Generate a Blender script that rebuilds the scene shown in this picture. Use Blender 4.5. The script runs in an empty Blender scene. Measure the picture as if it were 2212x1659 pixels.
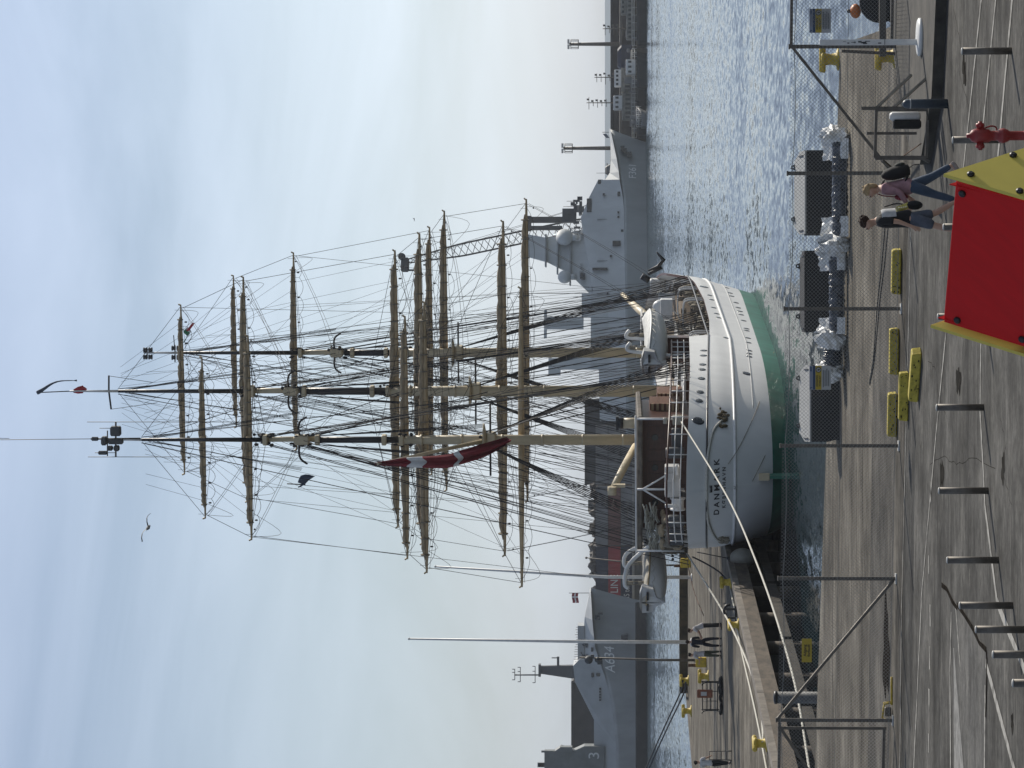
import bpy, math, random
from mathutils import Vector, Matrix
from mathutils.geometry import tessellate_polygon
R = math.radians
rnd = random.Random(7)
S = bpy.context.scene
COL = S.collection

# ------------------------------------------------------------------ camera
# The photograph was taken with the phone on its side: world up points to the left of the picture.
F, HZ, CAMH = 6600.0, 1300.0, 6.22          # focal length and horizon in a 2212 x 1659 frame, eye height
PITCH = math.atan((HZ - 1106.0) / F)
cam_d = bpy.data.cameras.new("camera")
cam = bpy.data.objects.new("camera", cam_d); COL.objects.link(cam)
FWD = Vector((0, math.cos(PITCH), math.sin(PITCH)))
UPV = Vector((0, -math.sin(PITCH), math.cos(PITCH)))
RGT = Vector((1, 0, 0))
m = Matrix((-UPV, RGT, -FWD)).transposed().to_4x4()
m.translation = Vector((0, 0, CAMH))
cam.matrix_world = m
cam_d.sensor_fit = 'HORIZONTAL'; cam_d.sensor_width = 36.0
cam_d.lens = 36.0 * F / 2212.0
cam_d.clip_start = 0.5; cam_d.clip_end = 20000
S.camera = cam

# ------------------------------------------------------------------ light
SUN_EL, SUN_AZ = 31.5, 44.0                 # azimuth measured from +Y towards +X
sd = bpy.data.lights.new("sun", 'SUN'); sd.energy = 4.8; sd.angle = R(0.6); sd.color = (1.0, 0.93, 0.82)
so = bpy.data.objects.new("sun", sd); COL.objects.link(so)
sdir = Vector((math.sin(R(SUN_AZ)) * math.cos(R(SUN_EL)), math.cos(R(SUN_AZ)) * math.cos(R(SUN_EL)), math.sin(R(SUN_EL))))
so.rotation_euler = sdir.to_track_quat('Z', 'Y').to_euler()
so.location = (60, 60, 80)

W = bpy.data.worlds.new("World"); S.world = W; W.use_nodes = True
nt = W.node_tree; nt.nodes.clear()
def wn(t, **k):
    n = nt.nodes.new(t)
    for a, b in k.items(): setattr(n, a, b)
    return n
out = wn('ShaderNodeOutputWorld'); bg = wn('ShaderNodeBackground'); bg.inputs[1].default_value = 0.088
sky = wn('ShaderNodeTexSky', sky_type='NISHITA', sun_disc=False, sun_elevation=R(SUN_EL), sun_rotation=R(SUN_AZ), altitude=0, air_density=1.2, dust_density=0.9, ozone_density=3.0)
tc = wn('ShaderNodeTexCoord')
mp = wn('ShaderNodeMapping'); mp.inputs['Scale'].default_value = (4.2, 2.0, 15.0); mp.inputs['Rotation'].default_value = (0, R(-9), 0); mp.inputs['Location'].default_value = (1.7, 0.4, 3.1)
n1 = wn('ShaderNodeTexNoise'); n1.inputs['Scale'].default_value = 1.0; n1.inputs['Detail'].default_value = 7; n1.inputs['Roughness'].default_value = 0.55; n1.inputs['Distortion'].default_value = 0.6
cr = wn('ShaderNodeValToRGB'); cr.color_ramp.elements[0].position = 0.36; cr.color_ramp.elements[1].position = 0.74
cr.color_ramp.elements[0].color = (0, 0, 0, 1); cr.color_ramp.elements[1].color = (1, 1, 1, 1)
mx = wn('ShaderNodeMixRGB'); dsat = wn('ShaderNodeHueSaturation'); dsat.inputs['Saturation'].default_value = 0.25; dsat.inputs['Value'].default_value = 1.3
sat = wn('ShaderNodeHueSaturation'); sat.inputs['Saturation'].default_value = 0.5
L = nt.links.new
L(tc.outputs['Generated'], mp.inputs[0]); L(mp.outputs[0], n1.inputs['Vector']); L(n1.outputs['Fac'], cr.inputs[0])
L(sky.outputs[0], dsat.inputs['Color']); L(dsat.outputs[0], mx.inputs[2]); L(sky.outputs[0], sat.inputs['Color']); L(sat.outputs[0], mx.inputs[1]); L(cr.outputs[0], mx.inputs[0])
sep = wn('ShaderNodeSeparateXYZ'); L(tc.outputs['Generated'], sep.inputs[0])
tr_ = wn('ShaderNodeValToRGB'); e_ = tr_.color_ramp.elements
e_[0].position = 0.0; e_[0].color = (.87, .98, 1.15, 1); e_[1].position = .5; e_[1].color = (.80, .88, 1.02, 1)
q_ = e_.new(.10); q_.color = (.875, .97, 1.11, 1); q_ = e_.new(.20); q_.color = (.77, .865, 1.05, 1)
L(sep.outputs['Z'], tr_.inputs[0])
ml_ = wn('ShaderNodeMixRGB', blend_type='MULTIPLY'); ml_.inputs[0].default_value = 1.0
# sky lifted a little away from the sun, as fill for shaded faces
dt_ = wn('ShaderNodeVectorMath', operation='DOT_PRODUCT'); L(tc.outputs['Generated'], dt_.inputs[0]); dt_.inputs[1].default_value = sdir
mr_ = wn('ShaderNodeMapRange'); mr_.inputs['From Min'].default_value = -.5; mr_.inputs['From Max'].default_value = .62; mr_.inputs['To Min'].default_value = 1.15; mr_.inputs['To Max'].default_value = 1.0
L(dt_.outputs['Value'], mr_.inputs['Value'])
m2_ = wn('ShaderNodeMixRGB', blend_type='MULTIPLY'); m2_.inputs[0].default_value = 1.0
L(mx.outputs[0], ml_.inputs[1]); L(tr_.outputs[0], ml_.inputs[2]); L(ml_.outputs[0], m2_.inputs[1]); L(mr_.outputs[0], m2_.inputs[2])
L(m2_.outputs[0], bg.inputs[0]); L(bg.outputs[0], out.inputs[0])

S.view_settings.view_transform = 'Standard'; S.view_settings.look = 'None'
S.view_settings.exposure = 0.0; S.view_settings.gamma = 1.0

# ------------------------------------------------------------------ where things stand
CAM = Vector((0, 0, CAMH))
def ray(x, y):                               # x, y as seen in the picture, 2212 x 1659
    return FWD * F + RGT * (829.5 - y) - UPV * (x - 1106.0)
def gp(x, y, z=0.0):                         # the point of the plane at height z
    d = ray(x, y); return CAM + d * ((z - CAMH) / d.z)
def dp(x, y, Y):                             # the point at distance Y
    d = ray(x, y); return CAM + d * (Y / d.y)
ZW = -2.81                                   # water level

# ------------------------------------------------------------------ mesh helper
class MB:
    def __init__(s): s.v = []; s.f = []; s.sm = []
    def face(s, pts, smooth=False):
        b = len(s.v); s.v += [tuple(p) for p in pts]; s.f.append(tuple(range(b, b + len(pts)))); s.sm.append(smooth)
    def grid(s, rows, close=False, smooth=True):
        b = len(s.v); n = len(rows[0])
        for r in rows: s.v += [tuple(p) for p in r]
        for i in range(len(rows) - 1):
            for j in range(n if close else n - 1):
                k = (j + 1) % n
                s.f.append((b + i * n + j, b + i * n + k, b + (i + 1) * n + k, b + (i + 1) * n + j)); s.sm.append(smooth)
        return b
    def box(s, c, d, rot=None, bev=0.0, taper=1.0):
        hx, hy, hz = d[0] / 2, d[1] / 2, d[2] / 2
        c = Vector(c)
        bev = min(bev, hx * .9, hy * .9, hz * .9)
        def ring(z, e, t=1.0):
            x, y = (hx - e) * t, (hy - e) * t
            if bev <= 0: return [(-x, -y, z), (x, -y, z), (x, y, z), (-x, y, z)]
            b = bev * .7
            return [(-x + b, -y, z), (x - b, -y, z), (x, -y + b, z), (x, y - b, z), (x - b, y, z), (-x + b, y, z), (-x, y - b, z), (-x, -y + b, z)]
        rings = [ring(-hz, 0), ring(hz, 0, taper)] if bev <= 0 else [ring(-hz, bev), ring(-hz + bev, 0), ring(hz - bev, 0, taper), ring(hz, bev, taper)]
        tr = (lambda p: c + (rot @ Vector(p))) if rot is not None else (lambda p: c + Vector(p))
        rings = [[tr(p) for p in r] for r in rings]
        s.grid(rings, close=True, smooth=False)
        s.face(list(reversed(rings[0]))); s.face(rings[-1])
        return s
    def tube(s, pts, r, n=8, caps=True, smooth=True):
        pts = [Vector(p) for p in pts]
        rs = r if isinstance(r, (list, tuple)) else [r] * len(pts)
        rows = []; up = None
        for i, p in enumerate(pts):
            a = pts[max(0, i - 1)]; b = pts[min(len(pts) - 1, i + 1)]
            t = (b - a)
            if t.length < 1e-9: t = Vector((0, 0, 1))
            t.normalize()
            if up is None:
                up = Vector((0, 0, 1)) if abs(t.z) < .9 else Vector((1, 0, 0))
            u = t.cross(up)
            if u.length < 1e-6: u = t.orthogonal()
            u.normalize(); w = u.cross(t).normalized(); up = w
            rows.append([p + (u * math.cos(2 * math.pi * k / n) + w * math.sin(2 * math.pi * k / n)) * rs[i] for k in range(n)])
        s.grid(rows, close=True, smooth=smooth)
        if caps and n > 2:
            s.face(list(reversed(rows[0]))); s.face(rows[-1])
        return s
    def lathe(s, prof, c=(0, 0, 0), n=20, axis='Z', smooth=True):   # prof: (radius, height)
        c = Vector(c); rows = []
        for r, h in prof:
            row = []
            for k in range(n):
                a = 2 * math.pi * k / n
                p = (r * math.cos(a), r * math.sin(a), h)
                if axis == 'Y': p = (p[0], p[2], p[1])
                if axis == 'X': p = (p[2], p[0], p[1])
                row.append(c + Vector(p))
            rows.append(row)
        s.grid(rows, close=True, smooth=smooth)
        s.face(list(reversed(rows[0]))); s.face(rows[-1])
        return s
    def ball(s, c, r, n=12, mseg=8):
        rr = r if isinstance(r, (tuple, list)) else (r, r, r)
        c = Vector(c); rows = []
        for i in range(mseg + 1):
            a = math.pi * i / mseg - math.pi / 2
            ca = max(math.cos(a), .01)
            rows.append([c + Vector((rr[0] * ca * math.cos(2 * math.pi * k / n), rr[1] * ca * math.sin(2 * math.pi * k / n), rr[2] * math.sin(a))) for k in range(n)])
        s.grid(rows, close=True); s.face(list(reversed(rows[0]))); s.face(rows[-1])
        return s
    def prism(s, poly, a, b, holes=(), smooth=False):   # poly: list of 2-D; a(p)->3-D near, b(p)->3-D far
        loops = [[Vector((p[0], p[1], 0)) for p in l] for l in [poly] + list(holes)]
        flat = [p for l in loops for p in l]
        for tri in tessellate_polygon(loops):
            s.face([a(flat[i]) for i in tri]); s.face([b(flat[i]) for i in reversed(tri)])
        for l in loops:
            for i in range(len(l)):
                p, q = l[i], l[(i + 1) % len(l)]
                s.face([a(p), a(q), b(q), b(p)], smooth)
        return s
    def add(s, other):
        b = len(s.v); s.v += other.v; s.f += [tuple(i + b for i in f) for f in other.f]; s.sm += other.sm
    def mesh(s, name):
        me = bpy.data.meshes.new(name); me.from_pydata(s.v, [], s.f); me.update()
        me.polygons.foreach_set('use_smooth', s.sm)
        import bmesh
        bm = bmesh.new(); bm.from_mesh(me); bmesh.ops.remove_doubles(bm, verts=bm.verts, dist=1e-5); bmesh.ops.recalc_face_normals(bm, faces=bm.faces); bm.to_mesh(me); bm.free()
        return me

ORIG = {}                                   # where each thing's own zero lies in the world
def tag(o, label=None, cat=None, group=None, kind=None):
    if label: o['label'] = label
    if cat: o['category'] = cat
    if group: o['group'] = group
    if kind: o['kind'] = kind
    return o
def thing(name, loc, label, cat, group=None, rz=0.0):
    o = bpy.data.objects.new(name, None); o.empty_display_size = .2; COL.objects.link(o)
    o.location = loc; o.rotation_euler = (0, 0, rz); ORIG[o.name] = Vector(loc)
    return tag(o, label, cat, group)
def put(name, mb, mat, parent=None, world=False, label=None, stuff=False):
    """one mesh object; with world=True its points are world points and are moved into the parent's frame"""
    if world and parent is not None:
        r = parent
        while r.parent: r = r.parent
        M = (Matrix.Translation(r.location) @ r.rotation_euler.to_matrix().to_4x4()).inverted()
        mb.v = [tuple(M @ Vector(p)) for p in mb.v]
    me = mb.mesh(name) if isinstance(mb, MB) else mb
    if mat is not None:
        me.materials.clear(); me.materials.append(mat)
    o = bpy.data.objects.new(name, me); COL.objects.link(o)
    if parent is not None: o.parent = parent
    if label: o['label'] = label
    if stuff: o['kind'] = 'stuff'
    return o
def put_multi(name, pairs, parent=None, world=False, label=None):
    allm = MB(); idx = []
    for i, (mb, m_) in enumerate(pairs): allm.add(mb); idx += [i] * len(mb.f)
    vs = allm.v
    if world and parent is not None:
        r = parent
        while r.parent: r = r.parent
        Mi = (Matrix.Translation(r.location) @ r.rotation_euler.to_matrix().to_4x4()).inverted()
        vs = [tuple(Mi @ Vector(p)) for p in vs]
    me = bpy.data.meshes.new(name); me.from_pydata(vs, [], allm.f)
    me.polygons.foreach_set('use_smooth', allm.sm); me.polygons.foreach_set('material_index', idx); me.update()
    for _, m_ in pairs: me.materials.append(m_)
    o = bpy.data.objects.new(name, me); COL.objects.link(o); o.parent = parent
    if label: o['label'] = label
    return o
def solo(name, mb, mat, label, cat, group=None):   # a thing that is one mesh, its points given in the world
    vs = [Vector(p) for p in mb.v]
    c = Vector((sum(p.x for p in vs) / len(vs), sum(p.y for p in vs) / len(vs), min(p.z for p in vs)))
    mb.v = [tuple(p - c) for p in vs]
    o = put(name, mb, mat); o.location = c
    return tag(o, label, cat, group)
def struct(name, mb, mat):
    return tag(put(name, mb, mat), kind='structure')
def dup(o, parent=None):
    c = o.copy(); COL.objects.link(c)
    if parent is not None: c.parent = parent
    for ch in list(o.children): dup(ch, c)
    return c

# ------------------------------------------------------------------ materials
def mat(name, col, rough=.6, metal=0.0, var=.15, scale=2.0, bump=.0, col2=None, stretch=(1, 1, 1), spec=.5, detail=6, trans=0.0, lo=.35, hi=.7):
    mm = bpy.data.materials.new(name); mm.use_nodes = True
    t = mm.node_tree; b = t.nodes['Principled BSDF']
    b.inputs['Roughness'].default_value = rough; b.inputs['Metallic'].default_value = metal
    b.inputs['Specular IOR Level'].default_value = spec
    if trans: b.inputs['Transmission Weight'].default_value = trans
    tcn = t.nodes.new('ShaderNodeTexCoord'); mpn = t.nodes.new('ShaderNodeMapping'); mpn.inputs['Scale'].default_value = stretch
    no = t.nodes.new('ShaderNodeTexNoise'); no.inputs['Scale'].default_value = scale; no.inputs['Detail'].default_value = detail; no.inputs['Roughness'].default_value = .62
    rp = t.nodes.new('ShaderNodeValToRGB')
    c2 = col2 if col2 else tuple(max(0, c * (1 - 2.2 * var)) for c in col)
    rp.color_ramp.elements[0].position = lo; rp.color_ramp.elements[1].position = hi
    rp.color_ramp.elements[0].color = (*c2, 1); rp.color_ramp.elements[1].color = (*col, 1)
    t.links.new(tcn.outputs['Object'], mpn.inputs[0]); t.links.new(mpn.outputs[0], no.inputs['Vector'])
    t.links.new(no.outputs['Fac'], rp.inputs[0]); t.links.new(rp.outputs[0], b.inputs['Base Color'])
    if bump:
        bp = t.nodes.new('ShaderNodeBump'); bp.inputs['Strength'].default_value = bump; bp.inputs['Distance'].default_value = .05
        t.links.new(no.outputs['Fac'], bp.inputs['Height']); t.links.new(bp.outputs[0], b.inputs['Normal'])
    return mm
M = {}
M['white'] = mat('white_paint', (.74, .74, .72), .38, var=.05, scale=.9, stretch=(1, 1, .35))
M['trim'] = mat('white_trim', (.70, .70, .68), .45, var=.08, scale=4)
M['green'] = mat('green_boot_paint', (.016, .18, .115), .5, var=.2, scale=1.2, stretch=(1, 1, .4))
M['black'] = mat('black_paint', (.018, .018, .02), .45, var=.1, scale=4)
M['cream'] = mat('cream_mast_paint', (.62, .52, .34), .5, var=.12, scale=1.2, stretch=(2, 2, .5))
M['yardwood'] = mat('yard_buff_paint', (.60, .455, .265), .55, var=.2, scale=2.0, stretch=(.6, 3, 3))
M['sail'] = mat('weathered_furled_canvas', (.46, .365, .24), .9, var=.22, scale=3, bump=.5, stretch=(1, 3, 3))
M['rig'] = mat('tarred_rigging', (.035, .032, .03), .8, var=.2, scale=3)
M['rope'] = mat('hemp_rope', (.33, .29, .22), .9, var=.25, scale=6)
M['linerope'] = mat('pale_mooring_rope', (.62, .60, .53), .9, var=.15, scale=14)
M['darkrope'] = mat('dark_mooring_rope', (.03, .032, .04), .9, var=.15, scale=10)
M['mahog'] = mat('mahogany_panel', (.10, .035, .02), .42, var=.22, scale=3, stretch=(1, 1, 6))
M['teak'] = mat('deck_teak', (.22, .16, .10), .8, var=.2, scale=2.5, stretch=(8, .5, 1))
M['steel'] = mat('galvanised_steel', (.17, .15, .125), .6, metal=.35, var=.2, scale=6)
M['rust'] = mat('rusty_steel', (.16, .08, .045), .8, metal=.2, var=.3, scale=9)
M['wire'] = mat('fence_wire', (.30, .295, .28), .6, metal=.2, var=.1, scale=8)
M['navy_hull'] = mat('naval_grey_hull', (.36, .375, .38), .55, var=.1, scale=.35, stretch=(1, 1, .3))
M['navy_pale'] = mat('naval_grey_pale', (.60, .62, .615), .6, var=.08, scale=.35, stretch=(1, 1, .35))
M['navy_dark'] = mat('naval_grey_dark', (.075, .08, .085), .6, var=.1, scale=.3)
M['navy_deep'] = mat('deep_grey_structure', (.04, .042, .045), .7, var=.2, scale=.4)
M['letter'] = mat('white_lettering', (.72, .72, .70), .6, var=.04)
M['blackletter'] = mat('black_lettering', (.015, .015, .017), .6, var=.04)
M['red'] = mat('red_panel_plastic', (.66, .012, .014), .55, spec=.22, var=.05, scale=3, stretch=(1, 6, 1), bump=.03)
M['yellow'] = mat('yellow_panel_plastic', (.70, .58, .12), .5, spec=.3, var=.04, scale=4)
M['ypaint'] = mat('worn_yellow_paint', (.62, .45, .05), .6, var=.18, scale=7, bump=.15)
M['yblock'] = mat('chipped_yellow_block', (.62, .50, .07), .75, var=.2, scale=9, bump=.3)
M['hydrant'] = mat('hydrant_red', (.33, .025, .022), .42, var=.18, scale=6)
M['bluegrey'] = mat('blue_grey_paint', (.055, .075, .10), .45, var=.15, scale=5)
M['rubber'] = mat('black_rubber', (.016, .015, .014), .7, var=.3, scale=5)
M['uhmw'] = mat('grey_facing_plate', (.42, .42, .40), .55, var=.08, scale=2.5)
M['poly'] = mat('crinkled_plastic_film', (.88, .88, .85), .35, var=.16, scale=6, bump=.7, detail=8)
M['polydark'] = mat('plastic_over_dark_rubber', (.14, .155, .185), .22, var=.45, scale=5, bump=.8, detail=8)
M['skin'] = mat('skin', (.50, .30, .21), .6, var=.06, scale=9)
M['container_blue'] = mat('container_navy', (.018, .026, .055), .6, var=.15, scale=.6)
M['container_red'] = mat('container_red', (.36, .025, .03), .6, var=.12, scale=.6)
M['container_grey'] = mat('container_grey', (.22, .22, .22), .6, var=.12, scale=.6)
M['container_brown'] = mat('container_brown', (.17, .06, .045), .6, var=.12, scale=.6)
M['orange'] = mat('orange_plastic', (.62, .17, .03), .5, var=.15, scale=4)
M['glass'] = mat('dark_window_glass', (.03, .035, .04), .15, var=.1, scale=.5)
M['flagred'] = mat('flag_red_cloth', (.23, .010, .022), .85, var=.12, scale=3)
M['flagbright'] = mat('flag_bright_red_cloth', (.50, .03, .045), .85, var=.1, scale=3)
M['flagwhite'] = mat('flag_white_cloth', (.70, .70, .70), .85, var=.06, scale=3)
M['flaggreen'] = mat('flag_green_cloth', (.05, .22, .12), .85, var=.1, scale=3)
M['flagblue'] = mat('flag_blue_grey_cloth', (.07, .09, .13), .85, var=.1, scale=3)
M['canvas'] = mat('grey_canvas_cover', (.56, .56, .545), .85, var=.1, scale=2)
M['wallstone'] = mat('stained_quay_wall', (.13, .10, .07), .85, var=.3, scale=1.0, stretch=(1, 1, 2.5), bump=.4)
M['farquay'] = mat('far_quay_concrete', (.17, .155, .135), .85, var=.25, scale=.25, stretch=(1, 1, 3))
# ------------------------------------------------------------------ ground, quays and water
def ground_mat(name, a, b, c, sc, rough=.85, bump=.25, stretch=(1, 1, 1), sc2=None, crack=True):
    mm = bpy.data.materials.new(name); mm.use_nodes = True
    t = mm.node_tree; P = t.nodes['Principled BSDF']; l = t.links.new
    P.inputs['Roughness'].default_value = rough; P.inputs['Specular IOR Level'].default_value = .04
    tcn = t.nodes.new('ShaderNodeTexCoord')
    def noise(scale, st, det=8, ro=.65, dist=0):
        mpn = t.nodes.new('ShaderNodeMapping'); mpn.inputs['Scale'].default_value = st
        no = t.nodes.new('ShaderNodeTexNoise'); no.inputs['Scale'].default_value = scale; no.inputs['Detail'].default_value = det; no.inputs['Roughness'].default_value = ro; no.inputs['Distortion'].default_value = dist
        l(tcn.outputs['Object'], mpn.inputs[0]); l(mpn.outputs[0], no.inputs['Vector']); return no.outputs['Fac']
    def ramp(f, stops):
        rp = t.nodes.new('ShaderNodeValToRGB'); e = rp.color_ramp.elements
        e[0].position, e[0].color = stops[0][0], (*stops[0][1], 1)
        e[1].position, e[1].color = stops[-1][0], (*stops[-1][1], 1)
        for p_, c_ in stops[1:-1]:
            q = e.new(p_); q.color = (*c_, 1)
        l(f, rp.inputs[0]); return rp.outputs[0]
    def mix(f, x, y, ty='MIX'):
        mxn = t.nodes.new('ShaderNodeMixRGB'); mxn.blend_type = ty
        if isinstance(f, float): mxn.inputs[0].default_value = f
        else: l(f, mxn.inputs[0])
        l(x, mxn.inputs[1]); l(y, mxn.inputs[2]); return mxn.outputs[0]
    base = ramp(noise(sc, stretch), [(.3, a), (.52, b), (.74, c)])
    fine = ramp(noise(sc2 or sc * 14, (1, 1, 1), 5, .75), [(.25, (.62, .62, .62)), (.7, (1.15, 1.15, 1.15))])
    streak = ramp(noise(.5, (.12, 1.6, 1), 6, .7, .8), [(.3, (.58, .57, .56)), (.52, (1, 1, 1)), (.72, (1.32, 1.31, 1.28))])
    blot = ramp(noise(1.9, (.7, 1.5, 1), 7, .72, .5), [(.32, (.66, .65, .64)), (.5, (1, 1, 1)), (.66, (1.28, 1.27, 1.24))])
    col = mix(1.0, mix(1.0, mix(1.0, base, fine, 'MULTIPLY'), streak, 'MULTIPLY'), blot, 'MULTIPLY')
    if crack:                                # tyre-rubbed pale scuffs
        sc_ = ramp(noise(1.3, (.35, 2.6, 1), 9, .8, 1.5), [(.56, (0, 0, 0)), (.7, (.7, .7, .7))])
        pale = t.nodes.new('ShaderNodeRGB'); pale.outputs[0].default_value = (c[0] * 1.55, c[1] * 1.52, c[2] * 1.45, 1)
        col = mix(sc_, col, pale.outputs[0])
    l(col, P.inputs['Base Color'])
    bp = t.nodes.new('ShaderNodeBump'); bp.inputs['Strength'].default_value = bump; bp.inputs['Distance'].default_value = .02
    l(noise(sc2 or sc * 14, (1, 1, 1), 8, .8), bp.inputs['Height']); l(bp.outputs[0], P.inputs['Normal'])
    return mm
M['quay'] = ground_mat('quay_concrete', (0.080, 0.072, 0.060), (0.168, 0.153, 0.128), (0.285, 0.265, 0.228), .35)
M['apron'] = ground_mat('apron_worn_concrete', (0.056, 0.052, 0.045), (0.120, 0.112, 0.099), (0.211, 0.198, 0.176), .5)
M['asphalt'] = ground_mat('old_asphalt', (0.052, 0.050, 0.046), (0.104, 0.101, 0.094), (0.185, 0.179, 0.167), .45)
M['patch'] = ground_mat('paler_asphalt_patch', (0.095, 0.094, 0.088), (0.129, 0.126, 0.120), (0.170, 0.167, 0.158), .6, crack=False)
M['line'] = mat('worn_road_paint', (.40, .39, .36), .9, spec=.03, var=.3, scale=4, lo=.34, hi=.56, col2=(.15, .145, .135))
M['stain'] = mat('damp_stain', (.04, .035, .03), .95, var=.3, scale=3, spec=0.0)
M['kerbface'] = mat('shaded_kerb_concrete', (.075, .068, .055), .9, var=.3, scale=2.2, bump=.4)  # dark tone carries the shade on the kerb's near face

def slab(poly, z1, z0, mb=None):
    mb = mb or MB()
    return mb.prism([(p[0], p[1]) for p in poly], lambda q: (q.x, q.y, z1), lambda q: (q.x, q.y, z0))
QE_L, QE_R = gp(1760, 1659), gp(1815, 97)                     # the quay's edge over the basin
qs = (QE_L.y - QE_R.y) / (QE_L.x - QE_R.x)
qx = -17.3; qy = QE_L.y + qs * (qx - QE_L.x)
c2, c3 = gp(1934, 54), gp(1944, -40)
quay_poly = [(-120, -40), (120, -40), (120, c3.y - 1), (c3.x, c3.y), (c2.x, c2.y), (QE_R.x, QE_R.y), (qx, qy), (-120, qy + 10)]
struct('quay', slab(quay_poly, 0.0, -9), M['quay'])
PX = lambda Y: -9.0 + .130 * (Y - 146.6)                       # the ship's quay, its edge at distance Y
pe = 223.0
pl = [(PX(qy) , qy - .5), (PX(146), 146), (PX(pe), pe), (-22.5, pe), (-26.5, 204), (-58, 130), (-58, qy + 3), (-22, qy - .5)]
struct('pier', slab(pl, -0.02, -.78), M['quay'])
body = [(p[0] - 3.2 if i < 3 else p[0], p[1]) for i, p in enumerate(pl)]
struct('pier_core', slab(body, -.76, -9), mat('shaded_core_wall', (.05, .045, .036), .9, var=.3, scale=1.2, bump=.4))  # near-black tone paints in the shade under the pier deck
mb = MB()
mb.prism([(PX(qy + 1), qy + 1), (PX(qy + 1) + .07, qy + 1), (PX(pe - 1) + .07, pe - 1), (PX(pe - 1), pe - 1)], lambda q: (q.x, q.y, -.2), lambda q: (q.x, q.y, -.8))
struct('pier_fascia', mb, M['wallstone'])
pg = None
for i in range(21):
    Yp = qy + 4 + i * 6.1
    if Yp > pe - 3: break
    pp = thing('pier_pile', (PX(Yp) - .7, Yp, -.8), 'round weed stained pile in the row carrying the pier deck', 'pile', 'row of piles under the pier deck')
    if pg is None: mb = MB(); mb.tube([(0, 0, 0), (0, 0, -6)], .3, 14); pg = mb.mesh('shaft'); pg.materials.append(M['wallstone'])
    sh = bpy.data.objects.new('shaft', pg); COL.objects.link(sh); sh.parent = pp
mb = MB()                                                     # low timber waling with a dark gap above it
for i in range(10):
    a = qy + 3 + i * 12.2
    mb.prism([(PX(a) - .25, a), (PX(a) + .02, a), (PX(a + 11.6) + .02, a + 11.6), (PX(a + 11.6) - .25, a + 11.6)], lambda q: (q.x, q.y, -1.55), lambda q: (q.x, q.y, -1.95))
struct('pier_waling', mb, mat('dark_waling', (.055, .045, .032), .9, var=.3, scale=2, bump=.4))
# pale kerb along the pier's edge and brown kerb wall across its far end
mb = MB()
for i in range(24):
    a = qy + 2 + i * 5.4; b = a + 5.36
    if b > pe - 1: break
    mb.prism([(PX(a) - .34, a), (PX(a) + .05, a), (PX(b) + .05, b), (PX(b) - .34, b)], lambda q: (q.x, q.y, .07), lambda q: (q.x, q.y, -.24))
struct('pier_kerb', mb, mat('pier_kerb_concrete', (.24, .21, .175), .85, var=.25, scale=1.2, bump=.3))
mb = MB(); mb.box((-11, pe - .3, .28), (23, .5, .6), bev=.04)
w0, w1 = Vector((-22.5, pe - .5, 0)), Vector((-26.5, 204, 0))
struct('end_kerb', mb, mat('end_kerb_concrete', (.115, .085, .045), .9, var=.3, scale=.9, stretch=(2, 1, 1), bump=.3))
mb = MB(); d_ = (w1 - w0).normalized(); n_ = Vector((-d_.y, d_.x, 0)) * .2
mb.prism([(w0 + n_)[:2], (w1 + n_)[:2], (w1 - n_)[:2], (w0 - n_)[:2]], lambda q: (q.x, q.y, .12), lambda q: (q.x, q.y, -.5))
struct('pier_side_kerb', mb, M['farquay'])

def smooth_path2(p, k=5):
    o = []
    for i in range(len(p) - 1):
        for j in range(k): o.append(p[i].lerp(p[i + 1], j / k) + Vector((rnd.uniform(-.04, .04), rnd.uniform(-.06, .06), 0)))
    return o + [p[-1]]
# apron strip and road as sheets just above
def sheet(name, poly, z, m):
    mb = MB(); mb.prism(poly, lambda q: (q.x, q.y, z), lambda q: (q.x, q.y, z - .003)); return struct(name, mb, m)
def gq(*pts): return [tuple(gp(x, y)[:2]) for x, y in pts]
fa, fb_ = gp(1945, 1659), gp(1968, 300)
sheet('apron', [(-60, gp(1872, 1659).y + 2), (-9.6, gp(1874, 1659).y), (0, gp(1886, 829).y), (3.5, gp(1905, 480).y), (8, gp(1925, 60).y), (60, 62), (60, 52), (8.4, gp(1990, 0).y), (2, gp(1955, 600).y), (-11, gp(1943, 1659).y), (-60, gp(1935, 1659).y)], .004, M['apron'])
sheet('road', [(-110, -35), (110, -35), (110, 54), (8.4, gp(1992, 0).y), (2, gp(1957, 600).y), (-11, gp(1945, 1659).y), (-110, gp(1935, 1659).y)], .008, M['asphalt'])
cv = [(2036, 1262), (2070, 1310), (2104, 1360), (2132, 1405), (2134, 1450), (2131, 1550), (2130, 1720), (2066, 1720), (2058, 1500), (2056, 1322), (2046, 1290)]
sheet('road_patch', gq(*cv), .012, M['patch'])
def line(mb, a, b, w, z=.016, wob=.0):
    p, q = gp(*a), gp(*b); n = max(2, int((q - p).length / .8))
    d = (q - p).normalized(); s = Vector((-d.y, d.x, 0)) * w / 2
    rr = []
    for i in range(n + 1):
        c = p.lerp(q, i / n); k = 1 + rnd.uniform(-.12, .12); c = c + s.normalized() * rnd.uniform(-wob, wob)
        rr.append((c + s * k, c - s * k))
    for i in range(n):
        mb.face([(rr[i][0].x, rr[i][0].y, z), (rr[i + 1][0].x, rr[i + 1][0].y, z), (rr[i + 1][1].x, rr[i + 1][1].y, z), (rr[i][1].x, rr[i][1].y, z)])
mb = MB()
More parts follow.
